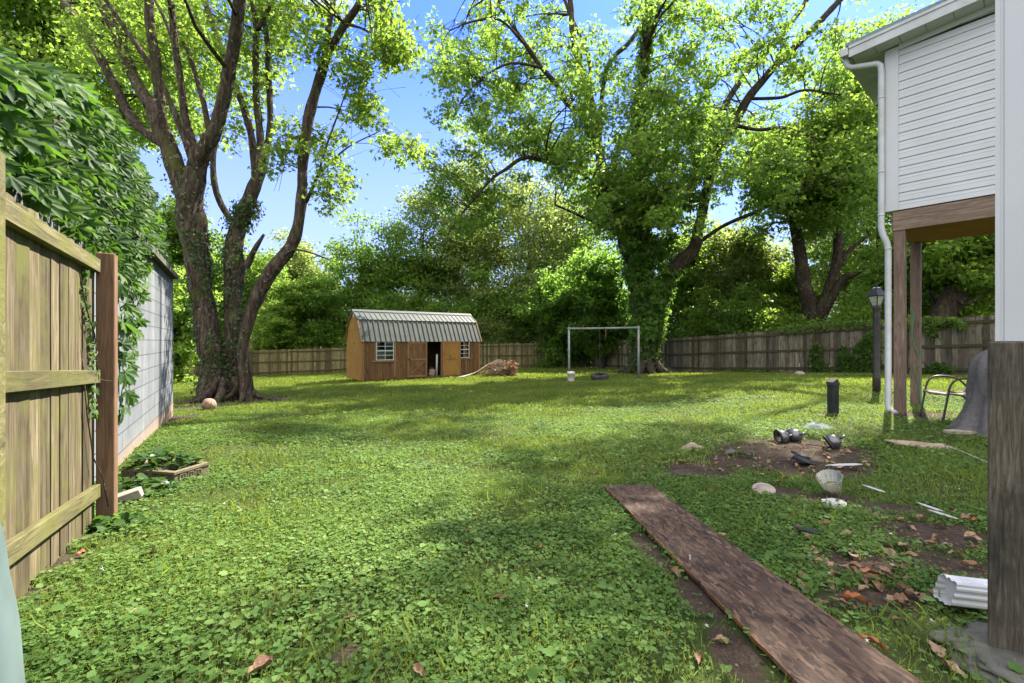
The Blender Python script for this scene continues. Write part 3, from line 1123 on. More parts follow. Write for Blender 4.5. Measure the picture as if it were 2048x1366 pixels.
KITE = (np.array([(0, 0, 0), (.42, -.30, .05), (1, 0, -.06), (.42, .30, .05)]), [(0, 1, 2, 3)])


def _lobes(spec):
    v, f = [], []
    for ang, ln, wd, zt in spec:
        c, s = math.cos(ang), math.sin(ang)
        b0 = len(v)
        for x, y, z in ((0, 0, 0), (.5 * ln, -wd, .03), (ln, 0, zt), (.5 * ln, wd, .03)):
            v.append((x * c - y * s, x * s + y * c, z))
        f.append((b0, b0 + 1, b0 + 2, b0 + 3))
    return np.array(v), f


MAPLE = _lobes([(0, 1.0, .20, -.08), (.75, .78, .17, -.05), (-.75, .78, .17, -.05)])
IVY = (np.array([(0, 0, 0), (-.12, -.34, .02), (.25, -.38, .0), (.45, -.22, .03), (1, 0, -.08), (.45, .22, .03), (.25, .38, 0), (-.12, .34, .02)]), [(0, 1, 2, 3, 4), (0, 4, 5, 6, 7)])
ROUND = (np.array([(0, 0, 0), (-.16, -.26, .05), (.18, -.48, .09), (.62, -.40, .06), (1, 0, -.03), (.62, .40, .06), (.18, .48, .09), (-.16, .26, .05)]), [(0, 1, 2, 3, 4), (0, 4, 5, 6, 7)])
CLOVER = _lobes([(0, 1.0, .42, .1), (2.094, 1.0, .42, .1), (-2.094, 1.0, .42, .1)])
BLADE = (np.array([(0, -.05, 0), (0, .05, 0), (.55, -.04, .0), (.55, .04, .0), (1, 0, -.16)]), [(0, 2, 3, 1), (2, 4, 3)])


def _leaflet(ang, ln, wd):
    """One toothed leaflet with a folded midrib: two halves of seven points."""
    half = [(0.0, 0.0), (.16, .26), (.34, .62), (.40, .60), (.56, .92), (.62, .84), (.76, .70), (.80, .56), (1.0, 0.0)]
    c, s = math.cos(ang), math.sin(ang)
    vs = []
    for x, y in half:
        vs.append((x * ln, y * wd, .10 * y * ln * .5 - .22 * ln * x * x))
    for x, y in half[1:-1]:
        vs.append((x * ln, -y * wd, .10 * y * ln * .5 - .22 * ln * x * x))
    vs = [(x * c - y * s, x * s + y * c, z) for x, y, z in vs]
    n = len(half)
    up = list(range(n))
    dn = [0] + list(range(n, n + n - 2)) + [n - 1]
    return vs, [up[::-1], dn]


def _creeper():
    v, f = [], []
    for ang, ln, wd in ((0, 1, .25), (.78, .92, .23), (-.78, .92, .23), (1.6, .68, .17), (-1.6, .68, .17)):
        vs, fs = _leaflet(ang, ln, wd)
        b0 = len(v)
        v += vs
        f += [tuple(i + b0 for i in q) for q in fs]
    return np.array(v), f


CREEPER = _creeper()


def scatter(template, pos, axis, nrm, size, tint):
    """Copies of a leaf template as one set of arrays."""
    tv, tf = template
    axis = unit(axis)
    nrm = unit(nrm - axis * np.sum(nrm * axis, 1, keepdims=True))
    side = np.cross(nrm, axis)
    n, k = len(pos), len(tv)
    V = (pos[:, None, :] + size[:, None, None] * (tv[None, :, 0:1] * axis[:, None] + tv[None, :, 1:2] * side[:, None] + tv[None, :, 2:3] * nrm[:, None])).reshape(-1, 3)
    fl = np.concatenate([np.array(q) for q in tf])
    fc = np.array([len(q) for q in tf])
    L = (np.arange(n)[:, None] * k + fl[None]).reshape(-1)
    return V, L, np.tile(fc, n), np.repeat(tint, len(tf))


def join(parts):
    V, L, C, T, o = [], [], [], [], 0
    for v, l, c, t in parts:
        V.append(v)
        L.append(l + o)
        C.append(c)
        T.append(t)
        o += len(v)
    return np.concatenate(V), np.concatenate(L), np.concatenate(C), np.concatenate(T)


def foliage(name, parts, mat, parent=None, org=None):
    V, L, C, T = join(parts)
    if org is not None:
        V = V - np.array(org)[None]
    return mesh_from_arrays(name, V, L, C, mat, parent, T)


def leaves_at(centers, sprays, per, r_blob, r_spray, size, template=KITE, flat=0.7, droop=0.35, up=0.55, tint_var=0.35, tint_mid=0.5, seed=0):
    """Leaf clumps: round each centre sprays, in each spray leaves."""
    g = np.random.default_rng(1000 + seed)
    n = len(centers)
    r_blob = np.broadcast_to(np.asarray(r_blob, float), (n,))
    sc = unit(g.normal(size=(n, sprays, 3))) * (g.random((n, sprays, 1)) ** 0.45) * r_blob[:, None, None]
    sc[..., 2] *= flat
    sp = centers[:, None] + sc
    off = g.normal(size=(n, sprays, per, 3)) * r_spray
    off[..., 2] *= 0.55
    pos = (sp[:, :, None] + off)
    out = unit(pos - centers[:, None, None])
    N = n * sprays * per
    pos, out = pos.reshape(N, 3), out.reshape(N, 3)
    nr = unit(g.normal(size=(N, 3)) * 0.62 + np.array([0, 0, up]) + out * 0.25)
    ax = g.normal(size=(N, 3)) * 0.7 + out * 0.6 + np.array([0, 0, -droop])
    t0 = np.clip(tint_mid + (g.random((n, 1, 1)) - .5) * tint_var + (g.random((n, sprays, 1)) - .5) * tint_var, 0, 1)
    tint = np.clip(t0 + (g.random((n, sprays, per)) - .5) * 0.45, 0, 0.97).reshape(N)
    sz = size * (0.65 + 0.7 * g.random(N))
    return scatter(template, pos, ax, nr, sz, tint)


def in_poly(px, py, poly):
    inside = np.zeros(len(px), bool)
    x0, y0 = poly[-1]
    for x1, y1 in poly:
        c = ((y1 > py) != (y0 > py)) & (px < (x0 - x1) * (py - y1) / (y0 - y1 + 1e-12) + x1)
        inside ^= c
        x0, y0 = x1, y1
    return inside


def sample_poly(poly, n, Y, dhalf, seed, dmid=0.0, gap=0.0, clusters=0, spread=1.2):
    """n blob centres inside an outline seen at depth Y, spread dhalf metres before and behind; clumped so that gaps stay."""
    g = np.random.default_rng(seed)
    if clusters:
        c = sample_poly(poly, clusters, Y, dhalf, seed + 1, dmid)
        out = []
        while len(out) < n:
            q = c[g.integers(0, clusters, 200)] + g.normal(size=(200, 3)) * spread
            ok = in_poly(q[:, 0] / q[:, 1] * F_PX + 1024, 683 - q[:, 2] / q[:, 1] * F_PX, poly)
            out += list(q[ok])
        return np.array(out[:n])
    xs, ys = [p[0] for p in poly], [p[1] for p in poly]
    out = []
    while len(out) < n:
        px = g.uniform(min(xs), max(xs), 400)
        py = g.uniform(min(ys), max(ys), 400)
        ok = in_poly(px, py, poly)
        if gap > 0:
            ok &= fbm(px / 70.0, py / 70.0, 1.0, seed % 50, 2) > gap
        for x, y in zip(px[ok], py[ok]):
            out.append((x, y))
    out = np.array(out[:n])
    d = Y + dmid + g.uniform(-1, 1, n) * dhalf
    return np.stack([(out[:, 0] - 1024) / F_PX * d, d, (683 - out[:, 1]) / F_PX * d], 1)


def smooth_path(pts, rad, step):
    """Catmull-Rom through the points; radii alike."""
    p = [np.array(q, float) for q in pts]
    p = [2 * p[0] - p[1]] + p + [2 * p[-1] - p[-2]]
    r = [rad[0]] + list(rad) + [rad[-1]]
    op, orr = [], []
    for i in range(1, len(p) - 2):
        ln = np.linalg.norm(p[i + 1] - p[i])
        k = max(1, int(ln / step))
        for j in range(k):
            t = j / k
            op.append(0.5 * ((2 * p[i]) + (p[i + 1] - p[i - 1]) * t + (2 * p[i - 1] - 5 * p[i] + 4 * p[i + 1] - p[i + 2]) * t * t + (3 * p[i] - p[i - 1] - 3 * p[i + 1] + p[i + 2]) * t ** 3))
            orr.append(r[i] * (1 - t) + r[i + 1] * t)
    op.append(p[-2])
    orr.append(r[-2])
    return op, orr


class Tree:
    k_rad = 1.0

    def __init__(self, name, base, label, group=None, seed=0):
        self.root = empty(name, base, 0, label, 'tree', group)
        self.org = Vector(base)
        self.mb = MB(base)
        self.sp, self.sr = [], []
        self.seed = seed
        self.r = random.Random(seed)

    def limb(self, pts, rad, step=0.16, n=12, gnarl=0.08):
        op, orr = smooth_path(pts, rad, step)
        q, rr = [], []
        for i, (p, r) in enumerate(zip(op, orr)):
            w = mnoise.noise_vector(Vector(p) * 0.9 + Vector((self.seed * 3.3, 0, 0)))
            q.append(Vector(p) + w * r * 0.35)
            rr.append(r * (1 + gnarl * mnoise.noise(Vector(p) * 2.7) * 2))
        self.mb.tube(q, rr, n)
        self.sp += [tuple(v) for v in q]
        self.sr += rr
        return q

    def limb_px(self, Y, pts, d0=0.0, d1=0.0, **kw):
        """Limb from traced picture points (x, y, half width in pixels); depth runs from Y+d0 to Y+d1."""
        n = len(pts)
        w, rad = [], []
        for i, (px, py, hw) in enumerate(pts):
            d = Y + d0 + (d1 - d0) * i / max(1, n - 1)
            w.append(tuple(P(px, py, d)))
            rad.append(hw / F_PX * d * self.k_rad)
        return self.limb(w, rad, **kw)

    def twigs(self, centers, r0=0.035, r1=0.008, maxlen=6.0, below=True, every=1):
        S = np.array(self.sp)
        R_ = np.array(self.sr)
        for c in centers[::every]:
            dz = S[:, 2] - c[2]
            d = np.linalg.norm(S - c[None], axis=1) + np.where(dz > 0.2, dz * 1.5, 0)
            i = int(np.argmin(d))
            a = S[i]
            ln = np.linalg.norm(c - a)
            if ln > maxlen or ln < 0.15:
                continue
            m1 = a * 0.62 + c * 0.38 + np.array([self.r.uniform(-.1, .1) * ln, self.r.uniform(-.1, .1) * ln, .10 * ln])
            m2 = a * 0.28 + c * 0.72 + np.array([self.r.uniform(-.1, .1) * ln, self.r.uniform(-.1, .1) * ln, .10 * ln])
            k = min(R_[i] * 0.6, r0 * (0.5 + ln * 0.28))
            op, orr = smooth_path([a, m1, m2, c], [k, k * .75, k * .5, r1], max(0.25, ln / 8))
            self.mb.tube(op, orr, 5)
            # forks at the end of the twig
            for q in range(5):
                e = c + np.array([self.r.uniform(-.95, .95), self.r.uniform(-.95, .95), self.r.uniform(-.7, .6)])
                self.mb.tube([m2, (m2 + e) / 2 + np.array([0, 0, .05]), e], [k * .4, k * .3, r1 * .6], 4)

    def ivy(self, density, leaf, thick, mat, zmin=-9, zmax=99, rmin=0.0, name='ivy', seed=5, template=IVY, face=None, xr=None):
        S, R_ = np.array(self.sp), np.array(self.sr)
        ok = (S[:, 2] > zmin) & (S[:, 2] < zmax) & (R_ > rmin)
        if xr is not None:
            ok &= (S[:, 0] > xr[0]) & (S[:, 0] < xr[1])
        S, R_ = S[ok], R_[ok]
        g = np.random.default_rng(seed)
        n = int(len(S) * density)
        i = g.integers(0, len(S), n)
        a = g.uniform(0, 2 * math.pi, n)
        o = np.stack([np.cos(a), np.sin(a), g.normal(size=n) * .15], 1)
        keep = fbm(S[i, 0] * 1.3 + a * .6, S[i, 2] * 0.8, 1.2, 9, 2) > (0.38 if face is None else face)
        p = S[i] + o * (R_[i, None] * 1.0 + g.random((n, 1)) ** 1.5 * thick) + g.normal(size=(n, 3)) * 0.06
        p, o = p[keep], o[keep]
        n = len(p)
        nr = unit(o + g.normal(size=(n, 3)) * 0.35 + np.array([0, 0, .35]))
        ax = g.normal(size=(n, 3)) * 0.5 + np.array([0, 0, -.8]) + o * 0.3
        return scatter(template, p, ax, nr, leaf * (0.6 + 0.8 * g.random(n)), g.random(n) * 0.9)

    def roots(self, centre, r, n=7, spread=0.9, h=0.5):
        for k in range(n):
            a = 2 * math.pi * k / n + self.r.uniform(-.25, .25)
            s = spread * self.r.uniform(0.6, 1.2)
            c = Vector(centre)
            d = Vector((math.cos(a), math.sin(a), 0))
            p0 = c + d * r * 0.55 + Vector((0, 0, h * 1.6))
            p1 = c + d * r * 0.95 + Vector((0, 0, h * 0.55))
            e1 = c + d * (r + s * 0.45)
            e2 = c + d * (r + s) + Vector((-d.y, d.x, 0)) * self.r.uniform(-.3, .3)
            e1.z = gz(e1.x, e1.y) + 0.03
            e2.z = gz(e2.x, e2.y) - 0.05
            op, orr = smooth_path([p0, p1, e1, e2], [r * .10, r * .26, r * .17, r * .05], 0.12)
            self.mb.tube(op, orr, 8)

    def finish(self, bark, crown_parts=None, leaf_mat=None, ivy_parts=None, ivy_mat=None):
        o = self.mb.build('trunk', bark, self.root)
        if crown_parts:
            foliage('crown', crown_parts, leaf_mat, self.root, self.org)
        if ivy_parts:
            foliage('ivy', ivy_parts, ivy_mat, self.root, self.org)
        return o


M['bark'] = mat_bark('furrowed_brown_bark', (0.012, 0.008, 0.006), (0.046, 0.033, 0.024), (0.13, 0.100, 0.074), moss_amt=0.35)
M['bark_dark'] = mat_bark('dark_bark', (0.014, 0.010, 0.008), (0.038, 0.028, 0.021), (0.085, 0.066, 0.050), moss_amt=0.25)
M['leaf_maple'] = mat_leaf('maple_leaf', (0.050, 0.095, 0.018), (0.080, 0.140, 0.024), (0.125, 0.190, 0.034), (0.34, 0.54, 0.07), 0.57)
M['leaf_yellow'] = mat_leaf('yellow_green_leaf', (0.060, 0.110, 0.018), (0.092, 0.155, 0.025), (0.14, 0.205, 0.038), (0.38, 0.57, 0.07), 0.60)
M['leaf_dark'] = mat_leaf('deep_green_leaf', (0.028, 0.065, 0.014), (0.052, 0.105, 0.020), (0.09, 0.15, 0.028), (0.33, 0.56, 0.07), 0.58)
M['leaf_vine'] = mat_leaf('tree_vine_leaf', (0.034, 0.080, 0.016), (0.065, 0.130, 0.022), (0.11, 0.18, 0.032), (0.29, 0.50, 0.06), 0.48)
M['leaf_grey'] = mat_leaf('pale_grey_green_leaf', (0.070, 0.105, 0.032), (0.115, 0.155, 0.046), (0.19, 0.22, 0.08), (0.45, 0.57, 0.13), 0.56)
M['leaf_ivy'] = mat_leaf('glossy_ivy_leaf', (0.018, 0.045, 0.012), (0.035, 0.08, 0.018), (0.09, 0.14, 0.04), (0.16, 0.27, 0.03), 0.30, 0.38)
M['leaf_creeper'] = mat_leaf('virginia_creeper_leaf', (0.018, 0.046, 0.012), (0.042, 0.092, 0.022), (0.095, 0.155, 0.038), (0.18, 0.38, 0.035), 0.36, 0.55, spec=.16)

# ------------------------------------------------------------------ big many-stemmed maple beside the garage
YL = 13.3
lb = on_ground(455, 802)
T = Tree('maple_tree', lb, 'huge old maple splitting into many bare limbs, its wide root flare behind the basketball', seed=3)
d = YL - 0.0
T.k_rad = .72
T.limb_px(d, [(436, 822, 52), (433, 790, 42), (428, 740, 35), (419, 690, 32), (409, 630, 30), (403, 580, 29), (399, 540, 30), (391, 490, 33), (384, 440, 35), (380, 405, 31), (379, 370, 24), (379, 335, 12)], 0, 0, step=.1, n=18)
T.limb_px(d, [(388, 470, 14), (376, 410, 24), (353, 345, 24), (335, 290, 22), (318, 245, 21), (302, 205, 20)], 0, .1, n=16)
T.limb_px(d, [(302, 215, 19), (281, 182, 15), (255, 130, 14), (237, 80, 13), (215, 30, 13), (196, -10, 12), (160, -120, 10), (130, -260, 6)], .1, 1.2)
T.limb_px(d, [(330, 290, 13), (285, 260, 12), (255, 222, 12), (225, 160, 11.5), (185, 90, 11), (150, 35, 11), (122, -5, 10), (60, -110, 9), (10, -230, 5)], .3, 2.4)
T.limb_px(d, [(388, 330, 9), (372, 285, 8), (352, 235, 7.5), (330, 180, 7), (300, 130, 7), (270, 85, 6.5), (238, 40, 6), (206, -8, 6), (160, -90, 4)], -.2, -1.0)
T.limb_px(d, [(320, 265, 13), (319, 200, 12.5), (314, 140, 12), (303, 70, 12), (296, -5, 11), (290, -120, 9), (300, -250, 5)], .4, .9)
T.limb_px(d, [(400, 330, 14), (385, 290, 11), (372, 240, 9.5), (364, 170, 9), (352, 100, 8.5), (345, 40, 8.5), (339, -5, 8), (325, -110, 6), (330, -200, 4)], -.1, .2)
T.limb_px(d, [(352, 100, 4), (330, 40, 4), (310, 0, 3.5), (290, -60, 3)], .0, .6)
T.limb_px(d, [(424, 290, 8), (414, 235, 7.5), (400, 180, 7), (386, 130, 6.5), (370, 90, 6), (352, 60, 4)], .3, 1.4)
T.limb_px(d, [(386, 490, 14), (381, 425, 26), (392, 345, 24), (404, 310, 22), (425, 272, 19), (440, 220, 17.5), (450, 180, 17), (460, 130, 16.5), (470, 80, 16), (481, 0, 15.5), (495, -110, 12), (500, -250, 7)], -.1, -.5, n=16)
T.limb_px(d, [(402, 320, 8), (405, 290, 8), (407, 268, 7)], -.5, -.6)
# ivy-clad middle stem
T.limb_px(d, [(474, 812, 33), (470, 760, 27), (466, 690, 23), (466, 620, 23), (468, 550, 25), (473, 480, 23), (486, 430, 21), (506, 385, 18), (522, 345, 15), (529, 310, 14)], .3, .5, step=.12, n=16)
T.limb_px(d, [(512, 365, 10), (504, 280, 9.5), (488, 215, 9), (470, 170, 8.5), (446, 105, 8), (428, 55, 8), (410, -5, 7.5), (380, -100, 5)], .7, 1.6)
T.limb_px(d, [(527, 325, 11), (519, 260, 9.5), (513, 190, 8.5), (511, 110, 8), (511, 50, 8), (505, -5, 7.5), (495, -120, 5)], .5, .9)
T.limb_px(d, [(514, 62, 5), (528, 35, 5.5), (546, -3, 5.5), (570, -70, 4)], .6, .4)
T.limb_px(d, [(529, 325, 10), (538, 270, 8.5), (540, 200, 8), (535, 120, 7.5), (531, 60, 7), (520, -5, 7), (525, -120, 4)], .6, 1.5)
T.limb_px(d, [(460, 440, 9), (442, 410, 8.5), (430, 375, 8), (426, 330, 7.5), (430, 290, 6.5), (440, 240, 4)], .6, 1.0)
T.limb_px(d, [(492, 535, 9), (503, 510, 8), (514, 490, 6.5), (528, 468, 3.5)], .1, .2)
# leaning stem on the right
T.limb_px(d, [(497, 815, 24), (494, 770, 18), (487, 720, 15), (488, 680, 14), (496, 640, 15), (508, 605, 17.5), (530, 565, 18.5), (556, 525, 17.5), (580, 490, 16.5), (597, 450, 15.5), (602, 400, 14), (603, 350, 13.5),
               (607, 300, 14), (616, 245, 14), (629, 195, 14), (644, 145, 13.5), (655, 108, 12.5)], -.2, -.8, step=.12, n=16)
T.limb_px(d, [(652, 118, 10), (654, 85, 8.5), (658, 45, 8.5), (668, -2, 8), (690, -110, 5)], -.8, -.4)
T.limb_px(d, [(654, 112, 10.5), (672, 78, 9.5), (692, 45, 9.5), (712, 18, 9), (730, -25, 8.5), (770, -130, 5)], -.8, -1.3)
T.limb_px(d, [(612, 405, 5), (626, 375, 5), (640, 345, 4.5), (668, 318, 3), (700, 292, 2), (760, 262, 1.2)], -.8, -1.8)
T.limb_px(d, [(636, 352, 3.5), (650, 300, 3), (668, 250, 2.5), (690, 190, 1.8), (700, 150, 1)], -.9, -1.6)
T.limb_px(d, [(560, 520, 4), (585, 500, 3.5), (620, 505, 2.5), (660, 520, 1.6)], -.5, -1.2)
T.limb_px(d, [(690, 48, 4), (730, 60, 3), (760, 90, 2), (780, 130, 1.2)], -1.2, -2)
T.roots((lb.x - .22, 13.25, lb.z), .46, 6, 1.0, .42)
T.roots((lb.x + .42, 13.1, lb.z), .30, 5, .8, .36)
right_hang = sample_poly([(560, 0), (800, 0), (815, 110), (770, 170), (800, 250), (838, 300), (790, 330), (700, 330), (690, 400), (640, 440), (620, 330), (650, 250), (690, 170), (600, 130), (640, 60)], 34, d, 1.4, 41, -.8)
right_hang2 = sample_poly([(500, 0), (600, 0), (600, 90), (560, 200), (600, 260), (580, 330), (545, 330), (545, 200), (560, 90)], 16, d, 1.4, 42, .3)
mids = sample_poly([(120, 0), (560, 0), (560, 130), (500, 280), (440, 320), (380, 260), (300, 170), (230, 150), (150, 70)], 60, d, 2.0, 43, 2.2)
top = sample_poly([(-250, 20), (-300, -200), (-100, -400), (200, -520), (560, -500), (820, -320), (860, -100), (830, -5), (500, -20), (100, -10)], 90, d, 4.0, 44, .3, clusters=20, spread=1.0)
lowl = sample_poly([(385, 470), (440, 440), (470, 480), (440, 560), (400, 560)], 5, d, .8, 45, 1.2)
T.twigs(right_hang, .03)
T.twigs(right_hang2, .03)
T.twigs(mids, .03)
T.twigs(top, .04)
cp = [leaves_at(right_hang, 8, 20, .55, .16, .125, MAPLE, .8, .5, seed=1), leaves_at(right_hang2, 6, 18, .5, .16, .125, MAPLE, .8, .5, seed=2),
      leaves_at(mids, 8, 20, .75, .2, .13, MAPLE, .8, .4, tint_mid=.72, seed=3), leaves_at(top, 8, 18, .8, .2, .15, KITE, .7, .3, seed=4)]
iv = [T.ivy(60, .075, .16, None, -1.6, 3.2, .2, seed=6, xr=(-9.6, -7.2), face=.45), T.ivy(110, .08, .22, None, -.6, 4.9, .2, seed=7, xr=(-8.25, -7.05), face=.15), T.ivy(14, .08, .12, None, 2.2, 5.4, .17, seed=8, xr=(-10.6, -8.6), face=.42)]
T.finish(M['bark'], cp, M['leaf_yellow'], iv, M['leaf_ivy'])

# ------------------------------------------------------------------ tall maple wrapped in vines behind the swing frame
YB = 24.0
bb_ = Vector((P(1292, 748, YB).x, YB, gz(P(1292, 748, YB).x, YB)))
T = Tree('maple_tree', bb_, 'tall spreading maple thickly wrapped in bright green vines behind the swing frame', seed=8)
d = YB
T.k_rad = .86
T.limb_px(d, [(1290, 760, 36), (1290, 715, 31), (1290, 660, 28), (1284, 600, 27), (1272, 545, 22), (1258, 500, 19), (1240, 450, 16), (1222, 400, 13), (1208, 360, 12), (1200, 310, 11), (1192, 250, 10), (1178, 190, 9), (1150, 100, 8), (1140, 0, 6), (1130, -120, 4)], 0, .5, step=.2, n=14)
T.limb_px(d, [(1302, 680, 24), (1318, 610, 20), (1334, 562, 18), (1356, 530, 17), (1382, 504, 16), (1394, 480, 13), (1402, 430, 11), (1412, 390, 10.5), (1436, 300, 10.5), (1468, 253, 10), (1497, 197, 9.5), (1534, 150, 9), (1600, 84, 8), (1670, 10, 7), (1740, -80, 5)], -.2, -3.0, step=.2, n=14)
T.limb_px(d, [(1408, 400, 7), (1424, 290, 7), (1445, 220, 7), (1497, 140, 6.5), (1567, 66, 6), (1630, -30, 5), (1680, -140, 3)], .2, 1.5, step=.2)
T.limb_px(d, [(1290, 660, 20), (1288, 560, 17), (1282, 450, 15), (1276, 340, 13), (1278, 240, 11), (1288, 120, 9), (1300, 0, 8), (1310, -150, 6), (1300, -300, 4)], -.5, -1.2, step=.2)
T.limb_px(d, [(1238, 445, 7), (1212, 420, 6), (1187, 375, 5.5), (1150, 333, 5), (1098, 323, 5), (1049, 315, 4.5), (1012, 338, 4), (981, 361, 3.5), (925, 426, 2.5), (895, 470, 1.5)], -.5, -3.5, step=.2)
T.limb_px(d, [(1198, 300, 6), (1168, 234, 6), (1140, 211, 6), (1112, 169, 5.5), (1084, 136, 5.5), (1047, 84, 5), (1023, 47, 4.5), (995, 0, 4), (950, -100, 2.5)], 0, -2.5, step=.2)
T.limb_px(d, [(1084, 136, 3.5), (1028, 126, 3), (981, 145, 2.6), (934, 187, 2), (905, 240, 1.2)], -1.6, -3.5, step=.2)
T.limb_px(d, [(1048, 86, 3.5), (1000, 40, 3), (950, 42, 2.4), (900, 60, 1.4)], -2.0, -3.5, step=.2)
T.limb_px(d, [(1196, 330, 5), (1211, 145, 5), (1262, 80, 5), (1314, 0, 4.5), (1360, -120, 3)], .3, 2, step=.2)
T.limb_px(d, [(1165, 230, 4), (1180, 130, 4), (1130, 0, 4), (1110, -100, 3)], 1, 2.5, step=.2)
T.limb_px(d, [(1470, 250, 4.5), (1520, 260, 4), (1570, 256, 3.5), (1640, 280, 2)], -1.5, -3.5, step=.2)
T.limb_px(d, [(1500, 197, 4), (1560, 195, 3.5), (1610, 180, 3), (1680, 190, 2)], -1.8, -3.5, step=.2)
T.limb_px(d, [(1390, 490, 5), (1450, 450, 4.5), (1520, 420, 4), (1590, 385, 3), (1660, 340, 1.5)], -.8, -3.5, step=.2)
T.limb_px(d, [(1236, 470, 4), (1200, 450, 3.5), (1155, 430, 3), (1110, 410, 2)], -.5, -2, step=.2)
T.roots((bb_.x, bb_.y, bb_.z), .85, 9, 1.2, .7)
main = sample_poly([(850, 0), (845, 60), (875, 110), (850, 160), (885, 190), (870, 255), (905, 285), (960, 330), (1040, 300), (1110, 380), (1180, 440), (1230, 480), (1400, 470), (1480, 430), (1560, 440), (1690, 430), (1740, 380), (1750, 240), (1700, 150), (1690, 60), (1720, 0)], 370, d, 4.4, 51, -.6, clusters=84, spread=.85)
arch = sample_poly([(830, 300), (900, 290), (1000, 300), (1060, 330), (1080, 400), (1030, 440), (960, 460), (890, 480), (840, 440), (860, 360)], 34, d, 1.5, 52, -2.2)
heart = sample_poly([(1120, 60), (1400, 40), (1430, 200), (1410, 360), (1370, 430), (1330, 470), (1290, 480), (1240, 450), (1190, 380), (1130, 250)], 58, d, 2.2, 53, -1.8, clusters=22, spread=.7)
above = sample_poly([(860, -5), (900, -150), (1000, -300), (1200, -430), (1450, -420), (1650, -280), (1760, -120), (1800, -5)], 26, d, 4.5, 54, -1.2, clusters=9, spread=1.2)
T.twigs(main, .03, maxlen=5)
T.twigs(arch, .025)
T.twigs(above, .04)
cp = [leaves_at(main, 10, 15, .78, .17, .165, MAPLE, .75, .5, tint_mid=.65, seed=11), leaves_at(arch, 6, 24, .6, .2, .14, MAPLE, .7, .5, seed=12),
      leaves_at(heart, 9, 11, 1.0, .22, .20, MAPLE, .9, .7, tint_mid=.5, seed=13), leaves_at(above, 9, 20, .8, .22, .17, KITE, .7, .3, seed=14)]
drape = sample_poly([(1205, 400), (1340, 360), (1370, 420), (1335, 500), (1328, 600), (1326, 695), (1280, 695), (1282, 600), (1268, 520), (1230, 450)], 46, d, .3, 55, -1.05)
iv = [T.ivy(170, .14, .12, None, -1.7, 4.5, .3, seed=16, face=.46, xr=(5.0, 8.3)), T.ivy(90, .15, .22, None, 3.0, 16.0, .16, seed=17, face=.36, xr=(5.0, 7.6)), leaves_at(drape, 7, 26, .5, .16, .19, MAPLE, 1.2, 1.0, tint_mid=.6, seed=18)]
T.finish(M['bark_dark'], cp, M['leaf_maple'], iv, M['leaf_vine'])

# ------------------------------------------------------------------ trees beyond the fences


def bg_tree(label, px, Y, top, half, bottom, mat, seed, blobs=46, sprays=10, per=38, leaf=.24, lean=0.0, stems=1, name='tree', group=None, depth=None, shell=.30, stem_px=7, bark='bark_dark', gap=.0, template=KITE, twig_every=2, stem_pts=None, tint=.5):
    base = Vector(((px - 1024) / F_PX * Y, Y, 0))
    base.z = gz(base.x, base.y)
    t = Tree(name, base, label, group, seed)
    g = np.random.default_rng(seed)
    zt, zb = (683 - top) / F_PX * Y, (683 - bottom) / F_PX * Y
    rw, rh = half / F_PX * Y, (zt - zb) / 2
    rd = depth or rw * .62
    c = np.array([base.x + lean * rw, Y, (zt + zb) / 2])
    blobs = int(blobs * 1.3)
    u = unit(g.normal(size=(blobs, 3))) * (shell + (1 - shell) * g.random((blobs, 1))) * (1 + .22 * g.normal(size=(blobs, 1)).clip(-1, 1))
    # crowns are wider below the middle and broken into shoulders
    u[:, 0] *= 1 + .18 * np.sin(u[:, 2] * 7 + seed)
    cen = c[None] + u * np.array([rw, rd, rh])[None]
    cen[:, 2] = np.maximum(cen[:, 2], GZ(cen[:, 0], cen[:, 1]) + .3)
    if stem_pts:
        for pts, d0, d1 in stem_pts:
            t.limb_px(Y, pts, d0, d1, step=.25, n=10)
    else:
        for k in range(stems):
            a = base + Vector((g.normal() * .25 * k, g.normal() * .2 * k, -.1))
            e = Vector((c[0] + g.normal() * rw * .35, c[1] + g.normal() * rd * .25, zt - rh * .35))
            m = (a + e) / 2 + Vector((g.normal() * rw * .12, 0, 0))
            r0 = stem_px / F_PX * Y
            t.limb([a, a * .7 + m * .3, m, e], [r0, r0 * .8, r0 * .55, r0 * .2], step=.5, n=8)
    t.twigs(cen, .05, .012, 9, every=twig_every)
    br = (rw * rh * rd) ** (1 / 3) * .36
    cp = [leaves_at(cen, sprays, per, br, br * .27, leaf, template, .75, .35, tint_mid=tint, seed=seed)]
    t.finish(M[bark], cp, M[mat])
    return t


bg_tree('small feathery light green sapling in front of the distant brick house', 590, 35.5, 545, 62, 735, 'leaf_yellow', 101, 34, leaf=0.238)
bg_tree('dark green feathery sumac over the back fence, next to the shed gable', 655, 35.8, 535, 58, 735, 'leaf_dark', 102, 36, leaf=.2, tint=.7)
bg_tree('rounded bushy tree directly above the ridge end of the shed', 735, 38.5, 440, 95, 745, 'leaf_maple', 103, 50, leaf=0.253)
bg_tree('full green tree above the middle of the shed roof', 825, 39.5, 400, 100, 745, 'leaf_maple', 104, 54, leaf=0.253)
bg_tree('pale dusty green tree over the far end of the shed roof', 935, 40.5, 310, 110, 740, 'leaf_grey', 105, 60, leaf=0.268, tint=.6)
bg_tree('dark bushy undergrowth tree filling the corner above the brush pile', 985, 36.5, 560, 90, 750, 'leaf_dark', 106, 46, leaf=0.253)
bg_tree('pale leafy tree with thin visible stems between shed and swing frame', 1045, 38.0, 295, 105, 730, 'leaf_grey', 107, 52, stems=3, stem_px=4, leaf=0.253, shell=.7, tint=.65)
bg_tree('dark leafy tree drooping over the fence behind the left swing post', 1115, 32.6, 540, 75, 745, 'leaf_dark', 108, 44, leaf=0.238, tint=.6)
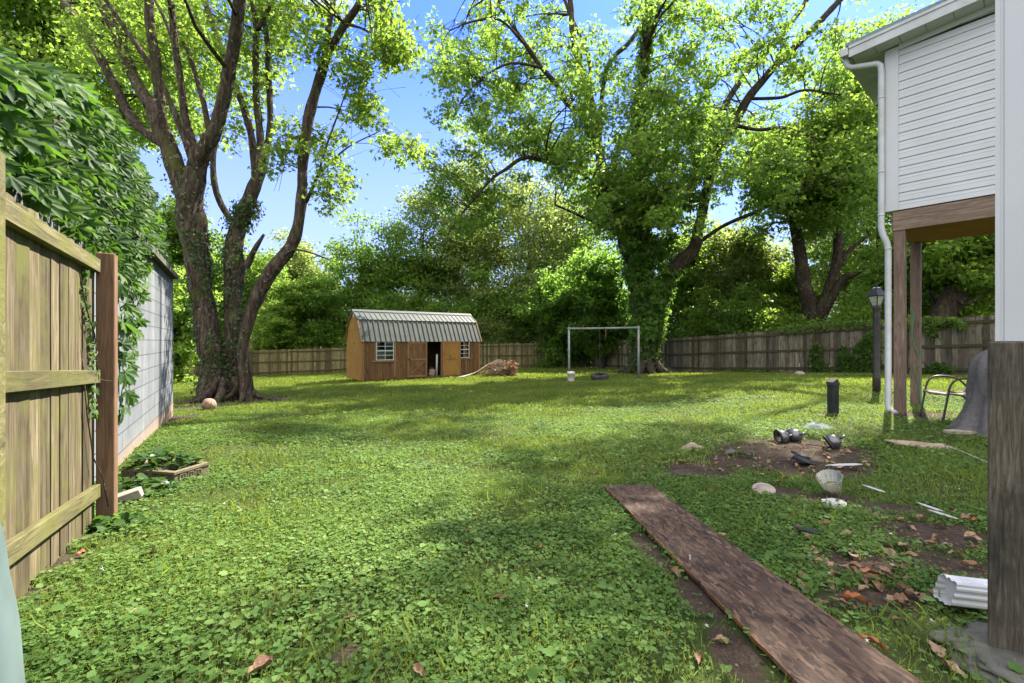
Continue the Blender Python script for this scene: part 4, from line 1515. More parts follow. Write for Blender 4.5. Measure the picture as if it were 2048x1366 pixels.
bg_tree('deep green tree hanging over the boards behind the tire swing', 1200, 30.2, 480, 75, 735, 'leaf_dark', 109, 46, leaf=0.238, depth=1.6, tint=.55)
bg_tree('tall yellow green tree showing between the big vine-clad maple and the shed', 1140, 42.0, 290, 115, 730, 'leaf_yellow', 110, 46, leaf=0.268)
bg_tree('sunny yellow green tree beyond the fence just beside the vine-clad trunk', 1385, 30.0, 420, 100, 720, 'leaf_yellow', 111, 46, stems=2, stem_px=6, leaf=0.223)
bg_tree('pale sunlit shrubby tree beyond the fence below the spreading limb', 1485, 27.5, 450, 100, 715, 'leaf_grey', 112, 52, leaf=0.209, tint=.7)
bg_tree('bright green sapling behind the fence at the foot of the forked tree', 1565, 25.0, 530, 75, 710, 'leaf_yellow', 113, 36, leaf=0.194, tint=.6)
T2Y = 23.0
bg_tree('forked dark-stemmed tree standing behind the side fence left of the white corner', 1632, T2Y, 225, 135, 470, 'leaf_yellow', 114, 74, per=36, leaf=0.209, shell=.35, depth=3.2, twig_every=1, stem_pts=[
    ([(1632, 690, 17), (1626, 640, 15), (1612, 590, 13), (1602, 535, 12), (1596, 480, 11), (1588, 420, 8), (1570, 350, 5)], 0, .3),
    ([(1630, 660, 13), (1642, 620, 12), (1658, 575, 10), (1672, 530, 9), (1676, 480, 8), (1672, 420, 6), (1690, 330, 4)], -.1, -.6),
    ([(1640, 640, 9), (1664, 595, 8), (1690, 556, 7), (1712, 548, 5), (1740, 530, 3)], -.2, -1.5),
    ([(1672, 540, 5), (1700, 500, 4), (1740, 470, 2.5)], -.4, -.8)])
bg_tree('sparse pale tree in the gap between forked tree and house corner', 1710, 30.0, 330, 100, 715, 'leaf_grey', 115, 46, leaf=0.223, tint=.7)
bg_tree('tall light green tree rising beside the gutter of the house', 1745, 27.0, 20, 120, 520, 'leaf_maple', 116, 80, leaf=0.223, tint=.7)
bg_tree('leaning thick-trunked tree seen under the raised house', 1905, 17.5, 380, 150, 600, 'leaf_yellow', 117, 44, leaf=0.194, per=40, shell=.3, stem_pts=[
    ([(1862, 700, 24), (1880, 640, 22), (1905, 590, 21), (1940, 540, 20), (1978, 490, 18), (2030, 430, 14), (2080, 360, 8)], 0, -.5),
    ([(1882, 640, 5), (1862, 590, 4), (1850, 545, 2.5)], .2, .5), ([(1905, 590, 5), (1930, 610, 4), (1965, 590, 2)], -.4, -1)])
bg_tree('leafy green tree beyond the fence seen between the two house posts', 1815, 24.0, 470, 95, 710, 'leaf_maple', 118, 44, leaf=0.209)
bg_tree('shrubby tree over the fence beside the white column', 1960, 20.0, 440, 95, 700, 'leaf_yellow', 119, 44, leaf=0.194)
bg_tree('tall yellow green tree behind the garage roof with a forked stem', 40, 21.0, -250, 250, 175, 'leaf_yellow', 120, 52, per=30, leaf=0.223, shell=.3, depth=4, tint=.7, stem_pts=[
    ([(60, 480, 20), (62, 300, 17), (72, 140, 14), (78, 40, 12), (90, -60, 9), (110, -180, 6)], 0, .5), ([(66, 260, 10), (40, 130, 9), (22, 60, 8), (0, -30, 6), (-60, -150, 4)], .2, 1.5)])
bg_tree('leafy green tree filling the gap above the garage wall behind the limbs', 250, 24.0, -90, 170, 330, 'leaf_yellow', 121, 56, per=30, leaf=0.238, shell=.4, depth=3, tint=.75)
bg_tree('bright yellow green bush in the gap between garage corner and big maple', 365, 24.0, 545, 60, 765, 'leaf_yellow', 122, 34, leaf=0.194, tint=.8, depth=1.2)
bg_tree('darker tree above the garage corner behind the big maple stem', 350, 30.0, 400, 75, 620, 'leaf_maple', 123, 44, leaf=0.238)
bg_tree('middle green tree behind the maple stems, seen above the back fence', 470, 38.0, 455, 85, 740, 'leaf_maple', 124, 46, leaf=0.253)
bg_tree('sunlit tree behind the leaning maple stem, partly hiding the distant brick house', 600, 46.0, 470, 75, 640, 'leaf_grey', 125, 44, leaf=0.268, tint=.7)
bg_tree('bright bush at the back fence left of the sumac, lit yellow', 545, 34.3, 610, 48, 730, 'leaf_yellow', 126, 28, leaf=0.223, tint=.8)

T = bg_tree('unseen tree added to shade the foreground, crown above the house roof, stem behind the white column', 2030, 9.0, -300, 60, 100, 'leaf_maple', 140, 2, sprays=1, per=4, stem_pts=[([(2036, 760, 26), (2034, 500, 23), (2030, 200, 20), (2020, -150, 16)], 0, .6)])
shade = np.random.default_rng(9)  # out-of-view crown of the tree added to shade the foreground lawn
u_ = unit(shade.normal(size=(16, 3))) * (.35 + .65 * shade.random((16, 1)))
u_ = u_[shade.integers(0, 16, 80)] + shade.normal(size=(80, 3)) * .17
sc_ = np.array([9.6, 10.6, 13.2])[None] + u_ * np.array([4.6, 4.2, 2.6])[None]
b = MB(T.org)
for q in sc_[::2]:
    a_ = np.array(T.sp[-1]) + np.array([0, 0, -1.5])
    op, orr = smooth_path([a_, a_ * .5 + q * .5 + np.array([0, 0, .8]), q], [.09, .05, .012], .5)
    b.tube(op, orr, 6)
b.build('limbs', M['bark_dark'], T.root)
foliage('crown', [leaves_at(sc_, 9, 24, .68, .2, .16, KITE, .7, .3, seed=141)], M['leaf_maple'], T.root, T.org)

SHR = np.random.default_rng(66)
shrub_proto = None
def shrub(px, Y, top, half, mat, seed, label, group):
    x = (px - 1024) / F_PX * Y
    base = Vector((x, Y, gz(x, Y)))
    h = (683 - top) / F_PX * Y - base.z
    root = empty('shrub', base, 0, label, 'shrub', group)
    q = np.random.default_rng(seed)
    rw = half / F_PX * Y
    u = unit(q.normal(size=(30, 3))) * (.3 + .7 * q.random((30, 1)))
    cen = np.array([x, Y, base.z + h * .5])[None] + u * np.array([rw, rw * .7, h * .5])[None]
    cen[:, 2] = np.maximum(cen[:, 2], base.z + .15)
    foliage('leaves', [leaves_at(cen, 8, 34, rw * .42, rw * .16, .17, KITE, .9, .3, tint_mid=.6, seed=seed)], M[mat], root, base)
    b = MB(base)
    for c_ in cen[::2]:
        b.tube([(x + q.normal() * .08, Y + q.normal() * .08, base.z), (x * .4 + c_[0] * .6, Y * .4 + c_[1] * .6, base.z * .5 + c_[2] * .5), tuple(c_)], [.03, .02, .008], 5)
    b.build('stems', M['bark_dark'], root)
for i, (px, Y, top, half, mat) in enumerate(((700, 35.6, 610, 55, 'leaf_maple'), (770, 36.2, 590, 55, 'leaf_dark'), (850, 36.6, 575, 60, 'leaf_maple'), (915, 36.4, 590, 55, 'leaf_dark'), (1010, 35.4, 600, 55, 'leaf_grey'), (1065, 35.2, 590, 50, 'leaf_maple'))):
    shrub(px, Y, top, half, mat, 600 + i, 'leafy shrub growing up behind the back fence and the shed', 'shrubs behind the back fence')
for i, (px, Y, top, half, mat) in enumerate(((1250, 30.5, 600, 60, 'leaf_dark'), (1350, 28.5, 585, 60, 'leaf_maple'), (1420, 26.3, 575, 60, 'leaf_yellow'), (1490, 24.3, 590, 60, 'leaf_maple'), (1560, 22.6, 622, 55, 'leaf_yellow'), (1680, 20.4, 628, 60, 'leaf_maple'), (1750, 19.2, 575, 60, 'leaf_yellow'), (1830, 19.6, 590, 60, 'leaf_maple'), (1945, 19.4, 590, 65, 'leaf_yellow'))):
    shrub(px, Y, top, half, mat, 620 + i, 'leafy shrub growing along the outer face of the side fence', 'shrubs along the side fence')

# ------------------------------------------------------------------ virginia creeper over the garage wall


def wall_y(px):
    return -1.235 / ((px - 1024) / F_PX + 0.609)


def wall_sheet(poly, n, seed, lo, hi):
    """Points in an outline on the garage wall's plane, from lo to hi of its depth."""
    g = np.random.default_rng(seed)
    xs, ys = [p[0] for p in poly], [p[1] for p in poly]
    o = []
    while len(o) < n:
        px, py = g.uniform(min(xs), max(xs), 500), g.uniform(min(ys), max(ys), 500)
        ok = in_poly(px, py, poly)
        w = (wall_y(px) / 4.0)            # more leaves where the wall is farther, so that cover stays even
        ok &= g.random(500) < w * w
        o += list(zip(px[ok], py[ok]))
    o = np.array(o[:n])
    Y = wall_y(o[:, 0]) * g.uniform(lo, hi, n)
    return np.stack([(o[:, 0] - 1024) / F_PX * Y, Y, (683 - o[:, 1]) / F_PX * Y], 1)


creeper = empty('virginia_creeper', FL(-.5, -.35, -1.3), 0, 'lush virginia creeper with five-part leaves spilling over the garage and the near fence', 'climbing plant')
g = np.random.default_rng(77)
parts = []
mass = [(-130, 20), (0, 108), (60, 122), (150, 168), (232, 240), (288, 335), (322, 430), (345, 535), (322, 505), (290, 495), (262, 520), (240, 560), (228, 500), (190, 492), (120, 440), (60, 392), (0, 338), (-130, 260)]
strip = [(238, 480), (300, 460), (296, 540), (280, 620), (272, 720), (262, 800), (246, 840), (240, 700)]


def creep(pts, size, seed, toward=(0.72, -0.62, 0.25), spread=.42):
    q = np.random.default_rng(seed)
    n = len(pts)
    nr = unit(np.array(toward)[None] + q.normal(size=(n, 3)) * spread + np.array([0, 0, .35]))
    ax = q.normal(size=(n, 3)) * 0.55 + np.array([.35, -.1, -.75])
    return scatter(CREEPER, pts, ax, nr, size * (0.4 + 0.95 * q.random(n)), np.clip(q.normal(.45, .3, n), 0, .97))


parts.append(creep(wall_sheet(mass, 1250, 1, .86, 1.0), .108, 1))
parts.append(creep(wall_sheet(mass, 1250, 2, 1.0, 1.22), .112, 2))
parts.append(creep(wall_sheet(strip, 150, 3, .955, .99), .13, 3, (.85, -.1, .3), .4))
foliage('leaves', parts, M['leaf_creeper'], creeper, creeper.location)
b = MB(creeper.location)
for k in range(46):
    a = wall_sheet(mass if k < 34 else strip, 2, 200 + k, .95, 1.08)
    m = (a[0] + a[1]) / 2 + np.array([rnd.uniform(-.15, .15), rnd.uniform(-.15, .15), rnd.uniform(-.2, .1)])
    op, orr = smooth_path([a[0], m, a[1]], [.007, .006, .004], .12)
    b.tube(op, orr, 5)
b.build('vine_stems', M['bark'], creeper)

tendril = empty('climbing_vine', FL(.2, -.03, -.3), 0, 'small thin vine trailing down the inside of the near fence next to the brown post', 'climbing plant')
b = MB(tendril.location)
pth, lp = [], []
for k in range(26):
    f = k / 25
    q = FL(.30 - .20 * f + .03 * math.sin(f * 9), -.045, .44 - .92 * f)
    pth.append(q)
    for j in range(3):
        lp.append((q.x + rnd.uniform(-.012, .03), q.y - rnd.uniform(0, .03), q.z + rnd.uniform(-.02, .02)))
b.tube(pth, .003, 5)
b.tube([FL(.42, -.05, .42), FL(.36, -.03, .2), FL(.22, -.02, .05), FL(.12, -.02, -.25), FL(.1, .05, -.27)], .0035, 5)
b.tube([FL(.40, -.045, -.05), FL(.30, -.04, -.45), FL(.20, -.03, -.75), FL(.10, .0, -.92), FL(.13, .03, -1.1)], .004, 5)
b.build('vine_stem', M['bark'], tendril)
lp = np.array(lp)
n = len(lp)
foliage('leaves', [scatter(IVY, lp, g.normal(size=(n, 3)) * .4 + np.array([.3, -.2, -.6]), np.array([.8, -.3, .5]) + g.normal(size=(n, 3)) * .3, .030 + .022 * g.random(n), .5 + .45 * g.random(n))], M['leaf_creeper'], tendril, tendril.location)

# ------------------------------------------------------------------ barn shed
S0 = Vector((-6.59, 20.0, -1.80))
SR = math.atan2(.573, .82)
shed = empty('barn_shed', S0, SR, 'small orange brown wooden barn shed with green metal gambrel roof and an open door', 'shed')
SL, SW, SE = 6.02, 2.4, 1.866
OPEN = [(3.085, 3.80, .12, 1.80), (.62, 1.43, .955, 1.81), (4.78, 5.38, .985, 1.82)]
b = MB()
x = 0.0
while x < SL - 0.01:
    w = min(.098, SL - x)
    segs = [(0.06, SE)]
    for (a, c, z0, z1) in OPEN:
        if x + w > a + .01 and x < c - .01:
            segs = [s for q in segs for s in ((q[0], max(q[0], z0)), (min(q[1], z1), q[1])) if s[1] - s[0] > .02]
    tn = rnd.random()
    for z0, z1 in segs:
        b.box((x + w / 2, 0.008, (z0 + z1) / 2), (w - .007, .016, z1 - z0), tint=tn)
    x += w
# backing sheet between the openings, so that no light leaks through the grooves
xs = [0.0]
for a, c, z0, z1 in sorted(OPEN):
    b.box(((xs[-1] + a) / 2, .028, .96), (a - xs[-1], .018, 1.80), tint=.1)
    if z0 > .3:
        b.box(((a + c) / 2, .028, (.06 + z0) / 2), (c - a, .018, z0 - .06), tint=.1)
    xs.append(c)
b.box(((xs[-1] + SL) / 2, .028, .96), (SL - xs[-1], .018, 1.80), tint=.1)
b.build('front_wall', M['shed_wall'], shed)
gam = [(0, .06), (0, SE), (.46, 2.766), (1.2, 3.216), (1.94, 2.766), (SW, SE), (SW, .06)]
b = MB()
b.prism([(y_, z_) for y_, z_ in gam], -.020, -.001, 'x')
b.box((-.028, 1.2, 2.36), (.014, 2.02, .05), tint=.5)
b.build('gable_wall', M['shed_gable'], shed)
b = MB()
b.prism([(y_, z_) for y_, z_ in gam], SL + .001, SL + .02, 'x')
b.box((SL / 2, SW + .012, .96), (SL, .022, 1.80))
b.box((SL / 2, SW / 2, .10), (SL - .02, SW - .08, .05))
b.build('rear_wall', M['shed_wall'], shed)
b = MB()
b.box((-.031, 1.2, 3.02), (.02, .14, .20))
b.build('gable_vent', M['white_vinyl'], shed)
b = MB()
b.lathe([(0, 0), (.05, 0), (.05, .012), (0, .012)], 10, (-.034, 1.12, 1.70), Matrix.Rotation(R(90), 3, 'Y'), smooth=False)
b.build('wall_hole', M['black_paint'], shed)
# roof sheets with ribs, ridge cap, bare edge trim
b = MB()
sl = [((-.07, SE - .07), (.46, 2.785)), ((.43, 2.80), (1.2, 3.255)), ((SW + .07, SE - .07), (1.94, 2.785)), ((1.97, 2.80), (1.2, 3.255))]
for k, ((y0, z0), (y1, z1)) in enumerate(sl):
    d = Vector((0, y1 - y0, z1 - z0))
    nrm = Vector((1, 0, 0)).cross(d).normalized() * (1 if k < 2 else -1)
    x0, x1 = -.10, SL + .10
    a, c = Vector((0, y0, z0)), Vector((0, y1, z1))
    vs = [a + Vector((x0, 0, 0)), a + Vector((x1, 0, 0)), c + Vector((x1, 0, 0)), c + Vector((x0, 0, 0))]
    vs += [p - nrm * .012 for p in vs]
    b.add(vs, [(0, 1, 2, 3), (7, 6, 5, 4), (0, 4, 5, 1), (2, 6, 7, 3), (1, 5, 6, 2), (3, 7, 4, 0)], .5)
    x = x0 + .02
    while x < x1:
        m = nrm * .011
        b.bar(Vector((x, y0, z0)) + m, Vector((x, y1, z1)) + m, .032, .022, nrm, .5)
        x += .2365
b.build('roof', M['roof_metal'], shed)
b = MB()
for s, yy in ((1, 1.2), (-1, 1.2)):
    b.bar((-.115, yy - s * .09, 3.238), (-.115 + 6.25, yy - s * .09, 3.238), .20, .008, Vector((0, -s * .52, .85)))
b.build('ridge_cap', M['roof_metal'], shed)
b = MB()
for (p, q) in (((-.06, SE - .09), (.452, 2.745)), ((.455, 2.745), (1.2, 3.20)), ((SW + .06, SE - .09), (1.948, 2.745)), ((1.945, 2.745), (1.2, 3.20))):
    for xx in (-.055, SL + .055):
        b.bar((xx, p[0], p[1]), (xx, q[0], q[1]), .065, .07, (0, -1, .5))
b.build('roof_trim', M['shed_trim'], shed)
for nm, cx_, w_, zc_, h_, dy in (('corner_board', .045, .085, .96, 1.79, 0), ('corner_board', SL - .045, .085, .96, 1.79, 0), ('door_jamb', 3.84, .06, .96, 1.70, 0), ('nailed_batten', 1.49, .085, 1.0, 1.62, .009), ('nailed_batten', 5.19, .07, .96, 1.5, .007)):
    b = MB()
    b.box((cx_, -.013 - dy, zc_), (w_, .022 + dy, h_))
    b.build(nm, M['shed_trim'], shed)
for k in range(8):
    b = MB()
    b.box((.25 + (k % 4) * 1.83, .35 if k < 4 else 2.0, .0), (.2, .25, .16), bev=.03, jit=.01)
    b.build('foundation_block', M['concrete'], shed)

for (a, c, z0, z1) in OPEN[1:]:
    b = MB()
    fw = .032
    yy = -.016
    b.box(((a + c) / 2, yy, z1 - fw / 2), (c - a, .05, fw))
    b.box(((a + c) / 2, yy, z0 + fw / 2), (c - a, .05, fw))
    b.box((a + fw / 2, yy, (z0 + z1) / 2), (fw, .048, z1 - z0 - 2 * fw))
    b.box((c - fw / 2, yy, (z0 + z1) / 2), (fw, .048, z1 - z0 - 2 * fw))
    zm = (z0 + z1) / 2
    b.box(((a + c) / 2, yy, zm), (c - a - 2 * fw, .044, .045))
    b.box(((a + c) / 2, yy, (z0 + z1) / 2), (.022, .036, z1 - z0 - 2 * fw))
    for q in ((z0 + zm) / 2 + .01, (z1 + zm) / 2 - .01):
        b.box(((a + c) / 2, yy, q), (c - a - 2 * fw, .030, .022))
    win = b.build('window', M['white_vinyl'], shed)
    b = MB()
    b.box(((a + c) / 2, -.004, (z0 + z1) / 2), (c - a - .05, .004, z1 - z0 - .05))
    b.build('pane', M['glass'], win)
    b = MB()
    b.box(((a + c) / 2, -.030, z0 - .045), (c - a + .34, .055, .07), tint=.3)
    b.box((a - .05, -.014, (z0 + z1) / 2), (.08, .026, z1 - z0), tint=.2)
    b.build('sill', M['shed_trim'], win)


def door(name, M4, w, h, panel, trim, label):
    b = MB(M=M4)
    x = 0
    while x < w - .01:
        ww = min(.145, w - x)
        b.box((x + ww / 2, -.012, h / 2), (ww - .004, .020, h))
        x += ww
    o = b.build('door', panel, shed, label)
    b = MB(M=M4)
    yy = -.034
    for xx in (.045, w - .045):
        b.box((xx, yy, h / 2), (.085, .022, h - .01))
    for zz in (.05, h * .50, h - .05):
        b.box((w / 2, yy - .001, zz), (w - .18, .020, .085))
    if 'closed' in label:
        b.bar((.10, yy + .004, .10), (w - .10, yy + .004, h * .46), .018, .06, (0, -1, 0))
        b.bar((w - .10, yy + .007, .10), (.10, yy + .007, h * .46), .018, .06, (0, -1, 0))
        b.bar((.10, yy + .004, h - .24), (.24, yy + .004, h - .10), .018, .06, (0, -1, 0))
        b.bar((w - .10, yy + .004, h - .24), (w - .24, yy + .004, h - .10), .018, .06, (0, -1, 0))
    b.build('door_frame', trim, o)
    b = MB(M=M4)
    if 'closed' in label:
        b.box((.08, yy - .014, h * .5), (.14, .01, .07))
    else:
        b.tube([(w * .40, yy + .01, .72 * h * .8 + .06), (w * .46, yy + .0, .55 * h * .8 + .06), (w * .56, yy + .0, .55 * h * .8 + .06), (w * .60, yy + .01, .60 * h * .8 + .06)], .012, 6)
    b.build('handle', M['black_paint'], o)


door('door', Matrix.Translation((2.075, -.002, .12)), 1.0, 1.68, M['shed_wall'], M['shed_trim'], 'closed weathered door with X brace')
door('door', Matrix.Translation((3.86, -.05, .12)) @ Matrix.Rotation(R(-7), 4, 'Z'), .95, 1.70, M['shed_gable'], M['shed_trim'], 'door swung wide open, bright ochre inside')


def in_shed(x, y, z):
    c, s = math.cos(SR), math.sin(SR)
    return S0 + Vector((x * c - y * s, x * s + y * c, z))


b = MB()
b.box((0, 0, .32), (.34, .02, .62), Matrix.Rotation(R(-8), 3, 'Y'), jit=.004)
o = b.build('white_panel', M['paper'])  # white panel leaning inside the window
o.location = in_shed(.86, .09, .80)
o.rotation_euler = (R(-4), 0, SR)
tag(o, 'slanted white panel propped inside the shed window nearest the gable', 'panel')
b = MB()
b.box((0, 0, .28), (.5, .18, .56), bev=.01)
o = b.build('cardboard_box', M['cardboard'])
o.location = in_shed(1.22, .30, .84)
o.rotation_euler = (0, 0, SR)
tag(o, 'brown cardboard box seen through the shed window beside a white panel', 'box')
b = MB()
b.box((.45, .25, .40), (.9, .4, .80), bev=.01)
o = b.build('storage_crate', M['deck_wood'])
o.location = in_shed(.6, .10, .125)
o.rotation_euler = (0, 0, SR)
tag(o, 'rough wooden crate inside the shed below the window with the white panel', 'crate')
b = MB()
b.tube([(0, 0, 0), (.02, .03, 1.05)], .05, 12)
b.lathe([(.056, 0), (.056, .03)], 12, (.02, .03, 1.02))
o = b.build('grey_roll', M['white_metal'])
o.location = in_shed(3.68, .22, .13)
tag(o, 'pale grey upright roll just inside the open shed doorway', 'roll')
b = MB()
b.box((0, 0, .16), (.28, .2, .32), Matrix.Rotation(R(9), 3, 'Y'), bev=.03)
b.tube([(-.08, 0, .31), (-.04, 0, .40), (.04, 0, .40), (.08, 0, .31)], .012, 6)
o = b.build('brown_bag', M['cardboard'])
o.location = in_shed(3.45, .25, .13)
tag(o, 'small brown carrier bag on the floor of the open shed doorway', 'bag')

b = MB()
for k in range(40):
    a, r0 = rnd.uniform(0, 6.28), rnd.uniform(0, .35)
b = None
o = blob_mesh('blue_tarp', M['tarp_blue'], in_shed(3.75, -.28, -.02), (.36, .16, .07), seed=9, amp=.6, freq=2.2)
tag(o, 'crumpled scrap of blue tarpaulin on the grass below the shed door', 'tarpaulin')

# brush pile at the end of the shed
bpz = Vector((-.95, 22.7, gz(-.95, 22.7)))
brush = empty('brush_pile', bpz, 0, 'pile of cut dry branches with withered brown leaves at the end of the shed', 'brush pile')
b = MB()
lv = []
for k in range(70):
    a = rnd.uniform(-.5, .5)
    L_ = rnd.uniform(.6, 1.5)
    p0 = Vector((rnd.uniform(-.7, .5), rnd.uniform(-.4, .4), rnd.uniform(.02, .25)))
    p2 = p0 + Vector((math.cos(a) * L_, math.sin(a) * L_ * .6, rnd.uniform(-.05, .6)))
    p2.x = min(p2.x, 1.1)
    p2.z = max(.03, min(p2.z, .95 - .4 * abs(p2.x - .3)))
    p1 = (p0 + p2) / 2 + Vector((0, 0, rnd.uniform(.02, .22)))
    op, orr = smooth_path([p0, p1, p2], [rnd.uniform(.008, .02), .010, .004], .15)
    b.tube(op, orr, 5)
    for q in range(16):
        f = rnd.uniform(.3, 1.05)
        c = p1 * (1 - f) + p2 * f if f > .5 else p0 * (1 - f) + p1 * f
        lv.append((c.x + rnd.gauss(0, .07), c.y + rnd.gauss(0, .07), max(.02, c.z + rnd.gauss(0, .07))))
for k in range(5):
    p0 = Vector((-1.75 + rnd.uniform(0, .3), -1.15 + rnd.uniform(-.1, .2), .03))
    op, orr = smooth_path([p0, Vector((-.8, -.5, .25)), Vector((-.2 + .1 * k, -.1, .62 + .05 * k)), Vector((.4 + .1 * k, .05, .60))], [.024, .022, .016, .008], .15)
    b.tube(op, orr, 6)
b.build('branches', M['stone'], brush)
lv = np.array(lv)
n = len(lv)
M['leaf_dead'] = mat_leaf('withered_leaf', (0.10, 0.045, 0.022), (0.20, 0.10, 0.055), (0.32, 0.19, 0.11), (0.3, 0.15, 0.06), 0.2, 0.7)
foliage('withered_leaves', [scatter(KITE, lv, g.normal(size=(n, 3)), g.normal(size=(n, 3)), .11 + .06 * g.random(n), g.random(n))], M['leaf_dead'], brush)

# ------------------------------------------------------------------ swing frame with tire, bucket
YS = 18.5
xl, xr = (1138 - 1024) / F_PX * YS, (1277 - 1024) / F_PX * YS
swing = empty('swing_frame', ((xl + xr) / 2, YS, gz(3.7, YS)), 0, 'tall swing frame of three pale green galvanised pipes with rusty crossbar', 'swing frame')
so = swing.location
for (x, zt) in ((xl, .52), (xr, .565)):
    b = MB(so)
    zb = gz(x, YS)
    b.tube([(x, YS, zb - .1), (x, YS, (zb + zt) / 2), (x, YS, zt)], .046, 12)
    b.lathe([(.052, -.07), (.056, -.05), (.056, .04), (.045, .065), (0, .07)], 12, (x, YS, zt))
    b.build('post', M['pipe'], swing)
b = MB(so)
b.tube([(xl + .03, YS, .52), ((xl + xr) / 2, YS, .535), (xr - .03, YS, .565)], .043, 12)
b.build('crossbar', M['pipe'], swing)
for (x, L_, nm) in ((3.80, .45, 'hanging_strap'),):
    b = MB(so)
    b.tube([(x, YS, .58), (x - .05, YS - .05, .54), (x, YS - .05, .50), (x + .005, YS - .05, .30), (x - .01, YS - .05, .09)], .018, 8)
    b.build(nm, M['rust'], swing)
tx = 3.57
tz = gz(tx, YS)
tyre = empty('tire_swing', (tx, YS - .02, tz), 0, 'old black car tire hanging low on a chain from the swing frame', 'tire swing')
b = MB()
prof = []
for k in range(15):
    a = -math.pi * .98 + k * (1.96 * math.pi) / 14 if False else 0
sec = [(.185, -.075), (.20, -.095), (.27, -.105), (.335, -.092), (.352, -.065), (.355, 0), (.352, .065), (.335, .092), (.27, .105), (.20, .095), (.185, .075), (.20, .07), (.30, .06), (.30, -.06), (.20, -.07), (.185, -.075)]
Mt = Matrix.Rotation(R(9), 3, 'X') @ Matrix.Rotation(R(-4), 3, 'Y')
b.lathe(sec, 40, (0, 0, .16), Mt)
for k in range(40):
    a = 2 * math.pi * k / 40
    p = Mt @ Vector((.356 * math.cos(a), .356 * math.sin(a), .0)) + Vector((0, 0, .16))
    b.box(p, (.012, .022, .12), Mt @ Matrix.Rotation(a, 3, 'Z'))
b.build('tyre', M['rubber'], tyre)
b = MB()
n_l = 34
for k in range(n_l):
    z0 = .24 + (2.05 - .24) * k / n_l
    pts = []
    for j in range(9):
        a = 2 * math.pi * j / 8
        u_, v_ = .015 * math.cos(a), .038 * math.sin(a)
        pts.append((u_, 0, z0 + .03 + v_) if k % 2 else (0, u_, z0 + .03 + v_))
    b.tube(pts, .006, 5, caps=False)
b.tube([(-.24, 0, .20), (0, 0, .265), (.24, 0, .20)], .012, 6)
b.build('chain', M['dark_metal'], tyre)
bx, by = (1142 - 1024) / F_PX * 18.15, 18.15
bz = gz(bx, by)
o = None
bucket = empty('bucket', (bx, by, bz + .03), 0, 'dirty white plastic bucket on a slab at the foot of the swing post', 'bucket')
b = MB()
b.lathe([(0, .0), (.125, 0), (.13, .01), (.148, .30), (.155, .30), (.157, .325), (.150, .33), (.155, .335), (.155, .375), (.148, .375), (.122, .02), (0, .02)], 28)
b.build('pail', M['bucket'], bucket)
b = MB()
b.tube([(-.157, 0, .33), (-.15, -.09, .24), (-.08, -.15, .17), (.06, -.155, .17), (.14, -.10, .24), (.157, 0, .33)], .004, 6)
b.build('handle', M['dark_metal'], bucket)
b = MB()
b.box((0, 0, 0), (1.05, .5, .05), Matrix.Rotation(.12, 3, 'Z'), bev=.015, jit=.012)
o = b.build('paving_slab', M['stone'])
o.location = (bx + .33, by, bz + .005)
tag(o, 'pale flat slab in the grass under the white bucket', 'slab')

# ------------------------------------------------------------------ lamp post
lx, ly = (1753 - 1024) / F_PX * 9.5, 9.5
lamp = empty('lamp_post', (lx, ly, gz(lx, ly)), R(12), 'dark grey garden lamp post with a four-sided lantern head', 'lamp post')
lg = gz(lx, ly)
zz = lambda py: (683 - py) / F_PX * 9.5 - lg
b = MB()
b.lathe([(.0, -.1), (.070, -.1), (.070, .30), (.066, .34), (.060, .36), (.060, zz(640)), (.064, zz(637)), (.064, zz(630)), (.052, zz(626)), (.075, zz(617)), (.088, zz(613)), (.0, zz(612.9))], 20)
b.build('pole', M['dark_metal'], lamp)
b = MB()
z0, z1 = zz(612), zz(592)
r0, r1 = .075, .145
for k in range(4):
    a = R(45) + k * math.pi / 2
    ca, sa = math.cos(a), math.sin(a)
    b.bar((r0 * ca, r0 * sa, z0), (r1 * ca, r1 * sa, z1), .018, .018, (ca, sa, 0))
for zz_, rr in ((z0 + .005, .078), (z1 - .004, .15)):
    s = rr * 1.414
    b.box((0, 0, zz_), (s, s, .014))
zt = zz(576)
rf = [(.172, z1 + .004), (.165, z1 + .02), (.080, zt - .02), (.074, zt), (.04, zt + .015), (.03, zt + .03), (0, zt + .031)]
b.lathe(rf, 4, (0, 0, 0), Matrix.Rotation(R(45), 3, 'Z'), smooth=False)
b.lathe([(0, zt + .028), (.012, zt + .03), (.012, zt + .05), (.02, zt + .06), (0, zt + .085)], 10)
b.build('lantern_frame', M['dark_metal'], lamp)
b = MB()
b.lathe([(r0 * .93, z0 + .012), (r1 * .93, z1 - .012)], 4, (0, 0, 0), Matrix.Rotation(R(45), 3, 'Z'), smooth=False)
b.build('lantern_glass', M['lantern_glass'], lamp)

# ------------------------------------------------------------------ low black post in the lawn
q = on_ground(1666, 829)
stub = empty('garden_post', q, R(10), 'short black square garden light post with broken slanted top', 'post')
H_ = (829 - 764) / F_PX * q.y
b = MB()
b.box((0, 0, H_ / 2 - .06), (.115, .115, H_ + .02 - .0), bev=.006)
b.build('shaft', M['black_paint'], stub)
b = MB()
b.prism([(-.065, H_ - .048), (.065, H_ - .048), (.065, H_ - .03), (.02, H_ + .055), (-.065, H_ + .0)], -.062, .062, 'y')
b.build('broken_cap', M['dark_metal'], stub)

# ------------------------------------------------------------------ patio chair
qa, qb = on_ground(1845, 833), on_ground(1891, 846)
mid_ = (qa + qb) / 2
across = (qb - qa)
cw = .56
back = Vector((-across.y, across.x, 0)).normalized()
if back.x < 0:
    back = -back
chair = empty('patio_chair', mid_, math.atan2(back.y, back.x), 'brown metal patio chair with sling seat next to the covered heap', 'chair')
